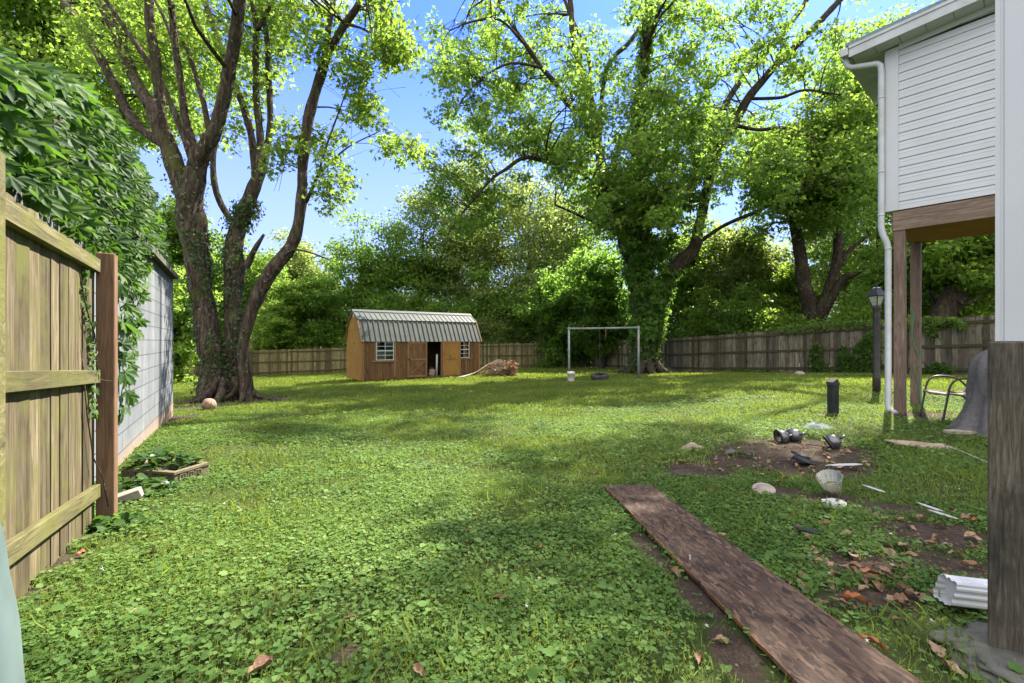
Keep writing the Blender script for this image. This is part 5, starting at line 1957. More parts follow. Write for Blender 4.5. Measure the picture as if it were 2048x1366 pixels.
# local x runs to the back of the chair
for s in (-1, 1):
    b = MB()
    y = s * cw / 2
    op, orr = smooth_path([(-.03, y, 0), (.03, y, .38), (.06, y, .52), (.13, y, .60), (.25, y, .615), (.42, y, .58), (.52, y, .48), (.58, y * .96, .40)], [.014] * 8, .05)
    b.tube(op, .014, 8)
    b.build('arm_frame', M['dark_metal'], chair)
    b = MB()
    op, orr = smooth_path([(.30, y * .95, .40), (.50, y * .95, .30), (.64, y, .0)], [.013] * 3, .05)
    b.tube(op, .013, 8)
    b.build('rear_leg', M['dark_metal'], chair)
b = MB()
vs, n_ = [], 14
prof = [(-.0, .385), (.03, .40), (.12, .395), (.25, .375), (.40, .365), (.48, .38), (.53, .45), (.58, .60), (.64, .80), (.67, .92)]
for x, z in prof:
    for j in range(n_ + 1):
        y = -cw / 2 * .93 + cw * .93 * j / n_
        vs.append((x, y, z - .022 * (1 - (2 * j / n_ - 1) ** 2)))
fs = []
for i in range(len(prof) - 1):
    for j in range(n_):
        a = i * (n_ + 1) + j
        fs.append((a, a + 1, a + n_ + 2, a + n_ + 1))
b.add(vs, fs, .5, True)
b.tube([(.005, -cw / 2 * .97, .385), (.005, cw / 2 * .97, .385)], .013, 8)
for s in (-1, 1):
    b.tube([(x, s * cw / 2 * .95, z) for x, z in prof], .012, 8)
b.build('sling_seat', M['sling'], chair)

# grey cloth-covered heap beside the chair
cx, cy = (2030 - 1024) / F_PX * 5.6, 5.6
cz = gz(cx, cy)
rr_ = random.Random(5)
b = MB()
ph = [rr_.uniform(0, 6.28) for _ in range(12)]


def fold(a, j):
    return .88 + .27 * abs(math.sin(5.5 * a + ph[0] + j * .035 + .5 * math.sin(j * .21))) ** .6 + .05 * math.sin(3 * a + ph[1] - j * .11) + .05 * abs(math.sin(7 * a + ph[2] + .16 * j)) + .02 * math.sin(23 * a + j * .7)


pr = [(.56, 0), (.52, .02), (.45, .14), (.40, .28), (.37, .42), (.36, .56), (.35, .70), (.335, .82), (.29, .93), (.20, 1.02), (.10, 1.06), (0, 1.07)]
op, orr = smooth_path([(p[0], 0, p[1]) for p in pr], [1] * len(pr), .03)
b.lathe([(max(0, p[0]), p[2]) for p in op], 72, (0, 0, 0), None, None, True, fold)
o = b.build('covered_heap', M['cloth'])
o.location = (cx, cy, cz)
tag(o, 'grey canvas cover draped in folds to the ground behind the near post', 'cover')
b = MB()
vs, fs = [], []
# ------------------------------------------------------------------ dark wet board in the foreground
fa, fb_ = on_ground(1207, 981), on_ground(1300, 977)
na, nb = on_ground(1562, 1364), on_ground(1818, 1364)
fm, nm_ = (fa + fb_) / 2, (na + nb) / 2
dr = (nm_ - fm)
L_ = dr.length + .75
dr.normalize()
c = fm + dr * L_ / 2
b = MB()
# box with a frayed outline
vs, fs = [], []
ns = 60
hw = .205
for i in range(ns + 1):
    y = -L_ / 2 + L_ * i / ns
    for s in (-1, 1):
        xx = s * (hw + .006 * mnoise.noise(Vector((y * 9, s * 4, 0))) + .004 * mnoise.noise(Vector((y * 40, s * 9, 0))))
        for zq in (0.0, .016):
            vs.append((xx, y + (.01 * s if i in (0, ns) else 0), zq + .006 * mnoise.noise(Vector((xx * 2, y * 1.5, 3)))))
for i in range(ns):
    a = i * 4
    e = a + 4
    fs += [(a + 1, e + 1, e + 3, a + 3), (a, a + 2, e + 2, e), (a, e, e + 1, a + 1), (a + 2, a + 3, e + 3, e + 2)]
fs += [(0, 1, 3, 2), (ns * 4, ns * 4 + 2, ns * 4 + 3, ns * 4 + 1)]
b.add(vs, fs, .5)
osb = b.build('strand_board', M['osb'])
y_ = dr
x_ = Vector((0, 0, 1))
z_ = Vector((0, 0, 1))
x_ = y_.cross(z_).normalized()
z_ = x_.cross(y_)
osb.matrix_world = Matrix.Translation(c + Vector((0, 0, .022))) @ Matrix((x_, y_, z_)).transposed().to_4x4()
tag(osb, 'long strip of dark wet strand board lying on the grass in the foreground', 'board')
OSB = (fm, dr, L_)


def on_board(px, py):
    ro = Vector((0, 0, 0))
    rd = Vector(((px - 1024) / F_PX, 1, (683 - py) / F_PX))
    pl = c + Vector((0, 0, .040))
    t_ = (pl - ro).dot(z_) / rd.dot(z_)
    return rd * t_


q = on_board(1380, 1117)
b = MB()
b.tube([(-.022, 0, .004), (.02, 0, .004)], .0035, 6)
b.lathe([(0, 0), (.007, 0), (.007, .003), (0, .003)], 8, (.021, 0, .004), Matrix.Rotation(R(90), 3, 'Y'))
o = b.build('wall_plug', M['paper'])
o.location = q
o.rotation_euler = (0, 0, R(70))
tag(o, 'tiny white plastic plug lying on the dark strand board', 'plug')

# ------------------------------------------------------------------ planter, brick, basketball by the garage
pa, pb = Vector((-3.03, 4.08, 0)), Vector((-2.95, 4.42, 0))
ex = (pb - pa).normalized()
ey = Vector((-ex.y, ex.x, 0))
pz = gz(pa.x, pa.y)
planter = empty('planter', pa + Vector((0, 0, pz - .01)), math.atan2(ex.y, ex.x), 'low rectangular concrete planter with a square meander pattern among weeds', 'planter')
PLx, PLy, PLh = .36, .62, .125
b = MB()
t_ = .04
b.box((PLx / 2, t_ / 2, PLh / 2), (PLx, t_, PLh), bev=.006)
b.box((PLx / 2, PLy - t_ / 2, PLh / 2), (PLx, t_, PLh), bev=.006)
b.box((t_ / 2, PLy / 2, PLh / 2), (t_, PLy - 2 * t_, PLh), bev=.004)
b.box((PLx - t_ / 2, PLy / 2, PLh / 2), (t_, PLy - 2 * t_, PLh), bev=.004)
b.box((PLx / 2, PLy / 2, .04), (PLx - 2 * t_, PLy - 2 * t_, .07))
# rim and raised meander on the two sides that face the lawn
key = [((0, 0), (0, 4)), ((0, 4), (4, 4)), ((4, 4), (4, 1)), ((4, 1), (2, 1)), ((2, 1), (2, 2.6)), ((0, 0), (-1.4, 0))]
unit_ = .0145
for side in (0, 1):
    ln = PLx if side == 0 else PLy
    n_k = int((ln - .05) / (unit_ * 5.4))
    for k in range(n_k):
        ox = .035 + k * unit_ * 5.4 + unit_ * 1.2
        for (a, e) in key:
            p0 = (ox + a[0] * unit_, .028 + a[1] * unit_)
            p1 = (ox + e[0] * unit_, .028 + e[1] * unit_)
            cxx, czz = (p0[0] + p1[0]) / 2, (p0[1] + p1[1]) / 2
            sx, sz = abs(p1[0] - p0[0]) + .009, abs(p1[1] - p0[1]) + .009
            if side == 0:
                b.box((cxx, -.003, czz), (sx, .010, sz))
            else:
                b.box((-.003, cxx, czz), (.010, sx, sz))
    for z in (.012, PLh - .012):
        if side == 0:
            b.box((PLx / 2, -.004, z), (PLx + .012, .012, .022))
        else:
            b.box((-.004, PLy / 2, z), (.012, PLy, .0215))
b.build('trough', M['planter'], planter)
b = MB()
b.box((PLx / 2, PLy / 2, .085), (PLx - 2 * t_ - .002, PLy - 2 * t_ - .002, .02), jit=.004)
b.build('soil', M['dark_metal'] if False else mat_simple('dark_soil', (0.05, 0.035, 0.025), 0.95, var=.4, scale=30, bump=.6), planter)


def weed_patch(name, label, centre, rx, ry, n, leaf, h, mat, seed, template=ROUND, zfun=None, cat='weeds'):
    q = np.random.default_rng(seed)
    a = q.random(n) * 6.28
    r = np.sqrt(q.random(n))
    x, y = centre[0] + np.cos(a) * r * rx, centre[1] + np.sin(a) * r * ry
    z0 = GZ(x, y) if zfun is None else np.full(n, zfun)
    z = z0 + h * (1 - .7 * r * r) * (.25 + .75 * q.random(n))
    pos = np.stack([x, y, z], 1)
    root = empty(name, (centre[0], centre[1], float(z0.mean())), 0, label, cat)
    nr = np.array([0, 0, 1.0]) + q.normal(size=(n, 3)) * .38
    ax = q.normal(size=(n, 3)) * np.array([1, 1, .3])
    foliage('leaves', [scatter(template, pos, ax, nr, leaf * (.5 + .9 * q.random(n)), q.random(n) * .9)], mat, root, root.location)
    b = MB(root.location)
    for k in range(0, n, 3):
        b.tube([(x[k] * .6 + centre[0] * .4, y[k] * .6 + centre[1] * .4, z0[k] - .01), (x[k], y[k], z[k])], .002, 4)
    b.build('stems', mat, root)
    return root


pc_ = planter.matrix_basis @ Vector((PLx / 2, PLy / 2, 0))
weed_patch('planter_weeds', 'leafy weeds filling the meander patterned planter', (pc_.x - .05, pc_.y + .05), .30, .24, 190, .075, .17, M['leaf_ivy'], 301, IVY, pz + .09)
weed_patch('wall_weeds', 'low broad-leaved weeds between planter and brown fence post', (-3.25, 3.85), .42, .28, 240, .065, .12, M['leaf_ivy'], 302)
weed_patch('post_weeds', 'clump of round-leaved weeds at the foot of the brown fence post', (-2.58, 2.98), .18, .14, 70, .055, .09, M['leaf_creeper'], 303)
q = on_ground(252, 1005)
b = MB()
b.box((0, 0, .04), (.20, .095, .075), Matrix.Rotation(R(-14), 3, 'Y'), bev=.008, jit=.006)
o = b.build('brick_block', M['stone'])
o.location = q
o.rotation_euler = (0, 0, R(35))
tag(o, 'grey brown brick lying tilted at the foot of the brown fence post', 'brick')
q = on_ground(418, 821)
b = MB()
rad = .145
b.lathe([(rad * math.sin(math.pi * k / 18), -rad * math.cos(math.pi * k / 18) * (1 if k > 6 else .93)) for k in range(19)], 32)
ball = b.build('basketball', M['ball'])
ball.location = q + Vector((0, 0, rad * .9))
tag(ball, 'faded tan basketball on the bare earth under the big maple', 'ball')
b = MB()
for ax_ in range(2):
    pts = []
    for k in range(33):
        a = 2 * math.pi * k / 32
        p = Vector((math.cos(a), math.sin(a), 0)) * (rad + .0005)
        pts.append((p.x, 0, p.y) if ax_ == 0 else (0, p.x, p.y))
    b.tube(pts, .0035, 5, caps=False)
for s in (-1, 1):
    pts = []
    for k in range(33):
        a = 2 * math.pi * k / 32
        y = s * (.075 + .03 * math.cos(2 * a))
        rr = math.sqrt(max(0, (rad + .0005) ** 2 - y * y))
        pts.append((rr * math.cos(a), y, rr * math.sin(a)))
    b.tube(pts, .0035, 5, caps=False)
b.build('seam', M['black_paint'], ball)
ball.rotation_euler = (.5, .35, .8)

# pale teal cover at the near end of the fence
b = MB()
pr = [(.335, -1.14), (.325, -1.06), (.311, -.938), (.301, -.76), (.285, -.64), (.274, -.52), (.25, -.435), (.20, -.38), (.10, -.35), (0, -.345)]
op, orr = smooth_path([(p[0], 0, p[1]) for p in pr], [1] * len(pr), .04)
b.lathe([(max(0, p[0]), p[2] + 1.14) for p in op], 48, wob=lambda a, j: 1 + .012 * math.sin(3 * a + j * .08) + .01 * math.sin(7 * a))
o = b.build('pale_cover', M['pale_cover'])
o.location = (-1.545, 1.02, -1.14)
tag(o, 'smooth pale blue green cover at the near end of the board fence', 'cover')

# ------------------------------------------------------------------ things strewn on the lawn by the bare patch


def light_head(px, py, rot, label):
    q = on_ground(px, py)
    r_ = empty('path_light', q, rot[2], label, 'light', 'loose path light heads')
    Mx = Matrix.Rotation(rot[0], 3, 'X') @ Matrix.Rotation(rot[1], 3, 'Y')
    b = MB()
    b.lathe([(.0, .088), (.025, .086), (.055, .072), (.074, .045), (.083, .01), (.085, -.028), (.079, -.028), (.07, .02), (.045, .06), (0, .074)], 28, (0, 0, .07), Mx)
    h = b.build('shade', M['chrome'], r_)
    b = MB()
    b.lathe([(.080, -.040), (.099, -.040), (.102, -.030), (.096, -.020), (.080, -.022)], 28, (0, 0, .07), Mx)
    b.build('rim', M['black_paint'], r_)
    b = MB()
    b.tube([Mx @ Vector((0, 0, .08)) + Vector((0, 0, .07)), Mx @ Vector((0, 0, .15)) + Vector((0, 0, .07))], .013, 12)
    b.build('stem', M['chrome'], r_)


light_head(1562, 886, (R(15), R(80), 0), 'dark metal light head lying on its side, rim turned away')
light_head(1589, 884, (R(68), R(12), 0), 'dark metal light head with its stem pointing at the viewer')
light_head(1664, 897, (R(30), R(50), 0), 'dark metal light head half sunk in the clover, apart from the other two')


def slab_shape(name, mat, px, py, outline, th, label, cat, rot=(0, 0, 0), group=None, lift=.012, warp=.0):
    q = on_ground(px, py)
    b = MB()
    n = len(outline)
    c0 = (sum(p[0] for p in outline) / n, sum(p[1] for p in outline) / n)
    vs, fs = [], []
    rings = (1.0, .66, .33)
    for zq in (0, th):
        for f in rings:
            for x, y in outline:
                xx, yy = c0[0] + (x - c0[0]) * f, c0[1] + (y - c0[1]) * f
                vs.append((xx, yy, zq + warp * mnoise.noise(Vector((xx * 9, yy * 9, px * .1))) + warp * 1.5 * (1 - f)))
    m = len(rings) * n
    for s in range(2):
        for r_ in range(len(rings) - 1):
            for i in range(n):
                j = (i + 1) % n
                f = (s * m + r_ * n + i, s * m + r_ * n + j, s * m + (r_ + 1) * n + j, s * m + (r_ + 1) * n + i)
                fs.append(f if s else f[::-1])
        f = tuple(s * m + (len(rings) - 1) * n + i for i in range(n))
        fs.append(f if s else f[::-1])
    for i in range(n):
        j = (i + 1) % n
        fs.append((i, j, m + j, m + i))
    b.add(vs, fs)
    o = b.build(name, mat)
    o.location = q + Vector((0, 0, lift))
    o.rotation_euler = rot
    return tag(o, label, cat, group)


def oval(rx, ry, n=20, wob=0, seed=0):
    q = random.Random(seed)
    return [(rx * math.cos(2 * math.pi * k / n) * (1 + q.uniform(-wob, wob)), ry * math.sin(2 * math.pi * k / n) * (1 + q.uniform(-wob, wob))) for k in range(n)]


o = slab_shape('plastic_sheet', M['sage_plastic'], 1632, 858, [(-.19, -.02), (-.10, -.09), (.04, -.10), (.20, -.06), (.12, .02), (.02, .10), (-.09, .08)], .012, 'folded grey green plastic sheet peaked like a tent on the grass', 'plastic sheet', (R(0), 0, 0), warp=.06)
slab_shape('flat_board', M['cardboard'], 1850, 897, [(-.36, .05), (-.25, -.02), (.1, -.10), (.34, -.16), (.42, -.08), (.25, .06), (-.1, .12), (-.30, .11)], .014, 'flat pale brown sheet lying on the grass before the canvas cover', 'sheet', (R(3), R(4), R(-14)), warp=.03)
slab_shape('pale_stone', M['stone'], 1925, 868, oval(.22, .09, 18, .12, 3), .03, 'flat pale stone at the hem of the grey canvas cover', 'stone')
slab_shape('plastic_tray', M['paper'], 1668, 1014, oval(.085, .075, 26, .07, 4), .006, 'crushed translucent white dish beside the tilted clear cup', 'dish', (R(6), R(-5), .4), warp=.02, lift=.02)
slab_shape('plastic_scrap', M['blade_black'], 1624, 1072, [(-.10, .03), (-.085, .035), (.03, .012), (.10, -.02), (.085, -.032), (0, -.03), (-.07, -.008)], .008, 'curved black plastic blade lying on the clover', 'plastic blade', (R(8), R(6), 0), lift=.03)
for k, (px, py, rz, lb_) in enumerate(((1745, 985, -.9, 'thin white plastic strip lying right of the clear cup'), (1858, 1024, -1.0, 'short curved white strip among the brown leaves, the upper of two'), (1884, 1040, -.8, 'longer white strip among the brown leaves, the lower of two'))):
    slab_shape('plastic_strip', M['paper'], px, py, [(-.075, .006), (-.02, .014), (.06, .012), (.085, 0), (.05, -.012), (-.03, -.008)], .005, lb_, 'plastic strip', (R(10), R(8), rz), 'white plastic strips', lift=.03)
slab_shape('plastic_shard', M['white_metal'], 1690, 938, [(-.17, .0), (-.05, .03), (.10, .025), (.15, 0), (.06, -.02), (-.08, -.02)], .006, 'long dull white shard pointing away from the black lids', 'plastic shard', (R(5), R(-5), -.2), lift=.035)
slab_shape('bark_piece', M['cardboard'], 1385, 901, [(-.14, .02), (-.03, .055), (.10, .04), (.14, -.01), (.05, -.045), (-.08, -.03)], .02, 'curled tan piece of bark at the edge of the bare patch', 'bark', (R(6), R(-4), .1), warp=.05, lift=.02)
slab_shape('grey_flap', M['cloth'], 1462, 911, [(-.07, .0), (-.03, .05), (.06, .045), (.07, -.01), (.0, -.04)], .008, 'small grey flap lying beside the broken metal ring', 'flap', (R(6), R(-8), .3), lift=.03, warp=.02)
q = on_ground(1632, 751)
tag(blob_mesh('round_stone', M['stone'], on_ground(1599, 752) + Vector((0, 0, .06)), (.17, .14, .11), seed=12, amp=.12), 'smooth whitish round stone at the foot of the side fence', 'stone')
q = on_ground(1530, 988)
b = MB()
b.lathe([(0, 0), (.075, 0), (.085, .012), (.085, .02), (.078, .026), (.07, .022), (.05, .030), (.048, .034), (0, .034)], 28)
o = b.build('stepped_disc', M['stone'])
o.location = q + Vector((-.01, 0, .02))
o.rotation_euler = (R(16), R(-8), 0)
tag(o, 'round beige stepped lid lying in the clover on the near edge of the bare patch', 'lid')
for px, py, rx, lb_ in ((1608, 928, .10, 'larger black lid with raised edge on the bare soil'), (1600, 917, .085, 'smaller black lid leaning behind the larger one')):
    b = MB()
    b.lathe([(0, .004), (rx - .012, .004), (rx - .008, .018), (rx, .018), (rx + .003, 0), (0, -.004)], 26)
    o = b.build('black_lid', M['black_paint'])  # shallow black lid with a raised edge
    o.location = on_ground(px, py) + Vector((0, 0, .03))
    o.rotation_euler = (R(9), R(13), .3)
    tag(o, lb_, 'lid', 'black lids on the bare soil')
q = on_ground(1492, 915)
b = MB()
pts = []
for k in range(15):
    a = R(150) + k * R(230) / 14
    pts.append((.075 * math.cos(a), .05 * math.sin(a), .03 + .02 * math.sin(a * 2)))
for p0, p1 in zip(pts[:-1], pts[1:]):
    b.bar(p0, p1, .004, .028, (0, 0, 1))
b.box((-.05, .01, .07), (.05, .035, .004), Matrix.Rotation(R(25), 3, 'Y') , bev=.001)
b.tube([(-.08, -.02, .02), (-.03, .0, .045), (.04, -.01, .03), (.085, .0, .02)], .006, 6)
o = b.build('metal_ring', M['chrome'])
o.location = q
tag(o, 'bent broken metal ring bracket on the bare patch', 'bracket')

q = on_ground(1668, 992)
cup = empty('clear_cup', q + Vector((0, 0, .015)), 0, 'tilted clear plastic cup with murky water on the bare patch', 'cup')
Mx = Matrix.Rotation(R(-24), 3, 'Y') @ Matrix.Rotation(R(14), 3, 'X')
b = MB()
b.lathe([(0, .004), (.045, .0), (.048, .006), (.088, .165), (.091, .168), (.086, .168), (.045, .008), (0, .008)], 32, (.0, 0, 0), Mx, wob=lambda a, j: 1 + .02 * math.sin(10 * a))
b.build('shell', M['clear'], cup)
b = MB()
b.lathe([(0, .010), (.041, .010), (.058, .075), (0, .078)], 28, (0, 0, 0), Mx)
b.build('water', M['cup_water'], cup)
q0, q1 = on_ground(1885, 895), on_ground(1990, 938)
b = MB()
op, orr = smooth_path([tuple(q0 + Vector((0, 0, .03))), tuple((q0 + q1) / 2 + Vector((0, 0, .035))), tuple(q1 + Vector((0, 0, .03))), tuple(q1 + (q1 - q0) * .3 + Vector((0, 0, .03)))], [.006] * 4, .05)
b.tube(op, .006, 6)
o = b.build('white_cable', M['paper'])
tag(o, 'thin white cable running over the grass from the pale brown sheet', 'cable')
for k, (px0, py0, px1, py1, lb_) in enumerate(((1612, 892, 1668, 906, 'thin dark twig on the soil between the path light heads'), (1365, 930, 1340, 915, 'short stick at the far edge of the bare soil'))):
    a, e = on_ground(px0, py0) + Vector((0, 0, .02)), on_ground(px1, py1) + Vector((0, 0, .025))
    b = MB()
    op, orr = smooth_path([tuple(a), tuple((a + e) / 2 + Vector((.01, .02, .012))), tuple(e)], [.006, .005, .003], .03)
    b.tube(op, orr, 6)
    tag(b.build('twig', M['bark_dark']), lb_, 'twig')
# white fluted downspout end by the near post
dx, dy = (1942 - 1024) / F_PX * 1.98, 1.98
dz = gz(dx, dy)
b = MB()
prof = []
n_p = 48
for k in range(n_p):
    a = 2 * math.pi * k / n_p
    ca, sa = math.cos(a), math.sin(a)
    s = 1 / max(abs(ca), abs(sa)) ** .86
    rib = 1 - (.10 if (k // 2) % 2 else 0)
    prof.append((ca * s * .050 * rib, sa * s * .055 * rib))
vs = []
for x in (-.105, .14):
    for y, z in prof:
        vs.append((x + (.012 * z / .05 if x < 0 else 0), y, z))
for y, z in prof:
    vs.append((-.07, y * .9, z * .9))
fs = [(i, (i + 1) % n_p, n_p + (i + 1) % n_p, n_p + i) for i in range(n_p)]
fs += [(i, 2 * n_p + i, 2 * n_p + (i + 1) % n_p, (i + 1) % n_p) for i in range(n_p)]
fs.append(tuple(range(2 * n_p, 3 * n_p)))
b.add(vs, fs, .5)
o = b.build('downspout_end', M['white_metal'])
o.location = (dx, dy, dz + .085)
o.rotation_euler = (0, R(4), R(-6))
tag(o, 'short white fluted downspout end lying beside the near grey post', 'downspout')
# green hose on the far house post
b = MB()
hx = HM @ Vector((0.17, HDEP - 0.155, 0))
op, orr = smooth_path([(hx.x - .09, hx.y - .01, .62), (hx.x - .05, hx.y - .02, .45), (hx.x - .08, hx.y - .02, .1), (hx.x + .03, hx.y - .03, -.25), (hx.x + .06, hx.y - .03, -.42), (hx.x - .04, hx.y - .03, -.46), (hx.x + .02, hx.y - .04, -.75), (hx.x + .05, hx.y - .06, gz(hx.x, hx.y) + .01)], [.008] * 8, .05)
b.tube(op, .008, 6)
tag(b.build('garden_hose', M['hose_green']), 'thin green hose hanging down the rear house post', 'hose')

# ------------------------------------------------------------------ climbers on the side fence


def fence_pt(px, off=.06):
    """Ground point on the side fence under a picture column, off metres into the yard."""
    r = (px - 1024) / F_PX
    d = Vector((RF1[0] - RF0[0], RF1[1] - RF0[1], 0)).normalized()
    n = Vector((-d.y, d.x, 0))
    s = (r * RF0[1] - RF0[0]) / (d.x - r * d.y)
    p = Vector((*RF0, 0)) + d * s + n * off
    return p, n


def climber(label, poly, n, leaf, seed, mat='leaf_maple', depth=(.05, .22), over=False):
    q = np.random.default_rng(seed)
    xs, ys = [p[0] for p in poly], [p[1] for p in poly]
    pts = []
    nn = None
    while len(pts) < n:
        px, py = q.uniform(min(xs), max(xs)), q.uniform(min(ys), max(ys))
        if not in_poly(np.array([px]), np.array([py]), poly)[0]:
            continue
        p, nn = fence_pt(px, q.uniform(*depth))
        pts.append((p.x, p.y, (683 - py) / F_PX * p.y))
    pts = np.array(pts)
    c = pts.mean(0)
    root = empty('climbing_vine', (c[0], c[1], gz(c[0], c[1])), 0, label, 'climbing plant', 'vines on the side fence')
    nr = np.array([nn.x, nn.y, .5]) + q.normal(size=(n, 3)) * .45
    ax = q.normal(size=(n, 3)) * .6 + np.array([0, 0, -.6])
    foliage('leaves', [scatter(IVY, pts, ax, nr, leaf * (.5 + .9 * q.random(n)), q.random(n) * .9)], M[mat], root, root.location)
    b = MB(root.location)
    zb = pts[:, 2].min()
    for k in range(8):
        a = pts[q.integers(0, n)]
        e = pts[q.integers(0, n)]
        b.tube([a, (a + e) / 2 + np.array([0, 0, .05]), e], .006, 5)
    b.build('vine_stems', M['bark_dark'], root)


climber('narrow vine climbing the fence post below the forked tree', [(1618, 755), (1622, 700), (1634, 680), (1648, 690), (1650, 720), (1665, 740), (1660, 756)], 320, .11, 401, 'leaf_dark')
climber('broad dark vine patch on the boards beside the lamp post', [(1672, 755), (1680, 700), (1690, 688), (1705, 715), (1715, 690), (1738, 665), (1764, 655), (1768, 756)], 900, .12, 402, 'leaf_dark')
climber('leafy vine mat draped over the fence top between post and white column', [(1812, 640), (1830, 628), (1870, 634), (1925, 634), (1938, 655), (1925, 662), (1900, 648), (1880, 660), (1868, 680), (1855, 665), (1835, 660), (1815, 655)], 620, .10, 403, 'leaf_maple', (-.15, .2))
climber('thin line of ivy along the fence top below the forked tree', [(1548, 664), (1560, 650), (1650, 644), (1745, 638), (1765, 640), (1765, 656), (1660, 660), (1580, 668)], 620, .10, 404, 'leaf_maple', (-.15, .15))
climber('low weeds at the foot of the side fence left of the round stone', [(1440, 752), (1460, 742), (1500, 738), (1560, 742), (1590, 750), (1580, 757), (1480, 757)], 420, .12, 405, 'leaf_dark', (.1, .5))
climber('sprawling vine low on the boards seen between the house posts and the chair', [(1835, 760), (1850, 735), (1870, 722), (1900, 728), (1920, 740), (1900, 752), (1860, 762)], 260, .09, 406, 'leaf_dark')

# ------------------------------------------------------------------ buildings far beyond the fences


def far_house(name, px0, px1, Y, eave_py, ridge_py, wall_m, roof_m, label, windows=(), depth=8.0):
    x0, x1 = (px0 - 1024) / F_PX * Y, (px1 - 1024) / F_PX * Y
    ze, zr_ = (683 - eave_py) / F_PX * Y, (683 - ridge_py) / F_PX * Y
    zb = gz((x0 + x1) / 2, Y) - .2
    root = empty(name, ((x0 + x1) / 2, Y, zb), 0, label, 'house' if depth > 4 else 'shed')
    b = MB(root.location)
    b.box(((x0 + x1) / 2, Y + depth / 2, (zb + ze) / 2), (x1 - x0, depth, ze - zb))
    b.build('wall', wall_m, root)
    b = MB(root.location)
    e = .4 if depth > 4 else .12
    b.add([(x0 - e, Y - e, ze), (x1 + e, Y - e, ze), (x1 + e, Y + depth / 2, zr_), (x0 - e, Y + depth / 2, zr_), (x0 - e, Y + depth + e, ze), (x1 + e, Y + depth + e, ze)],
          [(0, 1, 2, 3), (3, 2, 5, 4), (0, 3, 4), (1, 5, 2), (0, 4, 5, 1)], .5)
    b.build('roof', roof_m, root)
    for (a, c, z0, z1) in windows:
        b = MB(root.location)
        xa, xc = (a - 1024) / F_PX * Y, (c - 1024) / F_PX * Y
        za, zc = (683 - z1) / F_PX * Y, (683 - z0) / F_PX * Y
        b.box(((xa + xc) / 2, Y - .02, (za + zc) / 2), (xc - xa, .08, zc - za))
        o = b.build('window', M['white_vinyl'], root)
        b = MB(root.location)
        b.box(((xa + xc) / 2, Y - .066, (za + zc) / 2), (xc - xa - .2, .02, zc - za - .2))
        b.build('pane', M['black_paint'], o)


far_house('brick_house', 440, 640, 56, 585, 535, M['brick'], M['concrete'], 'distant red brick house with grey roof glimpsed beside the leaning maple stem', ((545, 560, 596, 616), (590, 605, 596, 616), (480, 495, 596, 616)))
far_house('white_house', 1120, 1240, 58, 612, 570, M['house_white'], M['concrete'], 'distant white house glimpsed through the dark trees behind the swing frame', ((1140, 1152, 625, 645), (1172, 1184, 625, 645)))
far_house('grey_house', 1660, 1800, 48, 572, 540, M['house_white'], M['concrete'], 'distant pale house glimpsed behind the forked tree', ((1690, 1702, 590, 610), (1730, 1742, 590, 610)))
far_house('metal_roof_shed', 1868, 1960, 19.5, 648, 624, M['house_white'], M['white_metal'], 'low pale metal shed roof just showing over the side fence behind the house posts', (), 3.0)

# ------------------------------------------------------------------ ground cover
M['grass'] = mat_leaf('grass_blade', (0.068, 0.106, 0.020), (0.118, 0.165, 0.031), (0.22, 0.238, 0.062), (0.38, 0.49, 0.06), 0.38, 0.6, spec=.1)
M['clover'] = mat_leaf('clover_leaf', (0.052, 0.108, 0.020), (0.090, 0.160, 0.032), (0.155, 0.22, 0.052), (0.28, 0.44, 0.055), 0.32, 0.65, spec=.1)
M['violet'] = mat_leaf('broad_round_leaf', (0.050, 0.105, 0.024), (0.088, 0.160, 0.038), (0.155, 0.225, 0.062), (0.28, 0.44, 0.06), 0.30, 0.65, spec=.12)
M['bloom'] = mat_simple('clover_bloom', (0.62, 0.60, 0.48), 0.8, var=.15)
GR = np.random.default_rng(2024)


def keep_out(x, y):
    """True where something stands or lies on the lawn."""
    k = np.zeros(len(x), bool)
    fm, dr, L_ = OSB
    rx, ry = x - fm.x, y - fm.y
    al = rx * dr.x + ry * dr.y
    ac = rx * -dr.y + ry * dr.x
    k |= (al > .03) & (al < L_ - .03) & (np.abs(ac) < .195)
    c, s = math.cos(-SR), math.sin(-SR)
    lx, ly = (x - S0.x) * c - (y - S0.y) * s, (x - S0.x) * s + (y - S0.y) * c
    k |= (lx > .1) & (lx < SL - .1) & (ly > .02) & (ly < SW)
    wx, wy = x + 4.28, y - 5.0
    k |= (wx * nv.x + wy * nv.y < .02) & (y < 9.2)
    k |= (np.hypot(x - 1.883, y - 1.70) < .13)
    k |= (np.hypot(x + 8.4, y - 13.25) < .75)
    return k


def lawn_points(y0, y1, per_m2, seed, dirt_pow=1.0, patch=None, side=1.22):
    g_ = np.random.default_rng(seed)
    area = side * (y1 * y1 - y0 * y0) + .8 * (y1 - y0)
    n = int(area * per_m2)
    y = np.sqrt(g_.random(n) * (y1 * y1 - y0 * y0) + y0 * y0)
    x = (g_.random(n) * 2 - 1) * (side * y + .4)
    d = dirt_at(x, y) + (fbm(x, y, 4.0, 61, 2) - .5) * .6
    ok = g_.random(n) > np.clip((d - .22) * 1.9, 0, .97) ** dirt_pow
    # beyond the fences nothing of the lawn shows
    ok &= (20.9 - .484 * y - x > 0) & (y < 33.5)
    if patch is not None:
        ok &= g_.random(n) < patch(x, y)
    ok &= ~keep_out(x, y)
    x, y = x[ok], y[ok]
    z = GZ(x, y) + (fbm(x, y, 1.3, 3) - 0.5) * 0.05 * np.clip(y / 5, 0.3, 1) + (fbm(x, y, 7.0, 5) - 0.5) * 0.018
    return np.stack([x, y, z], 1), g_


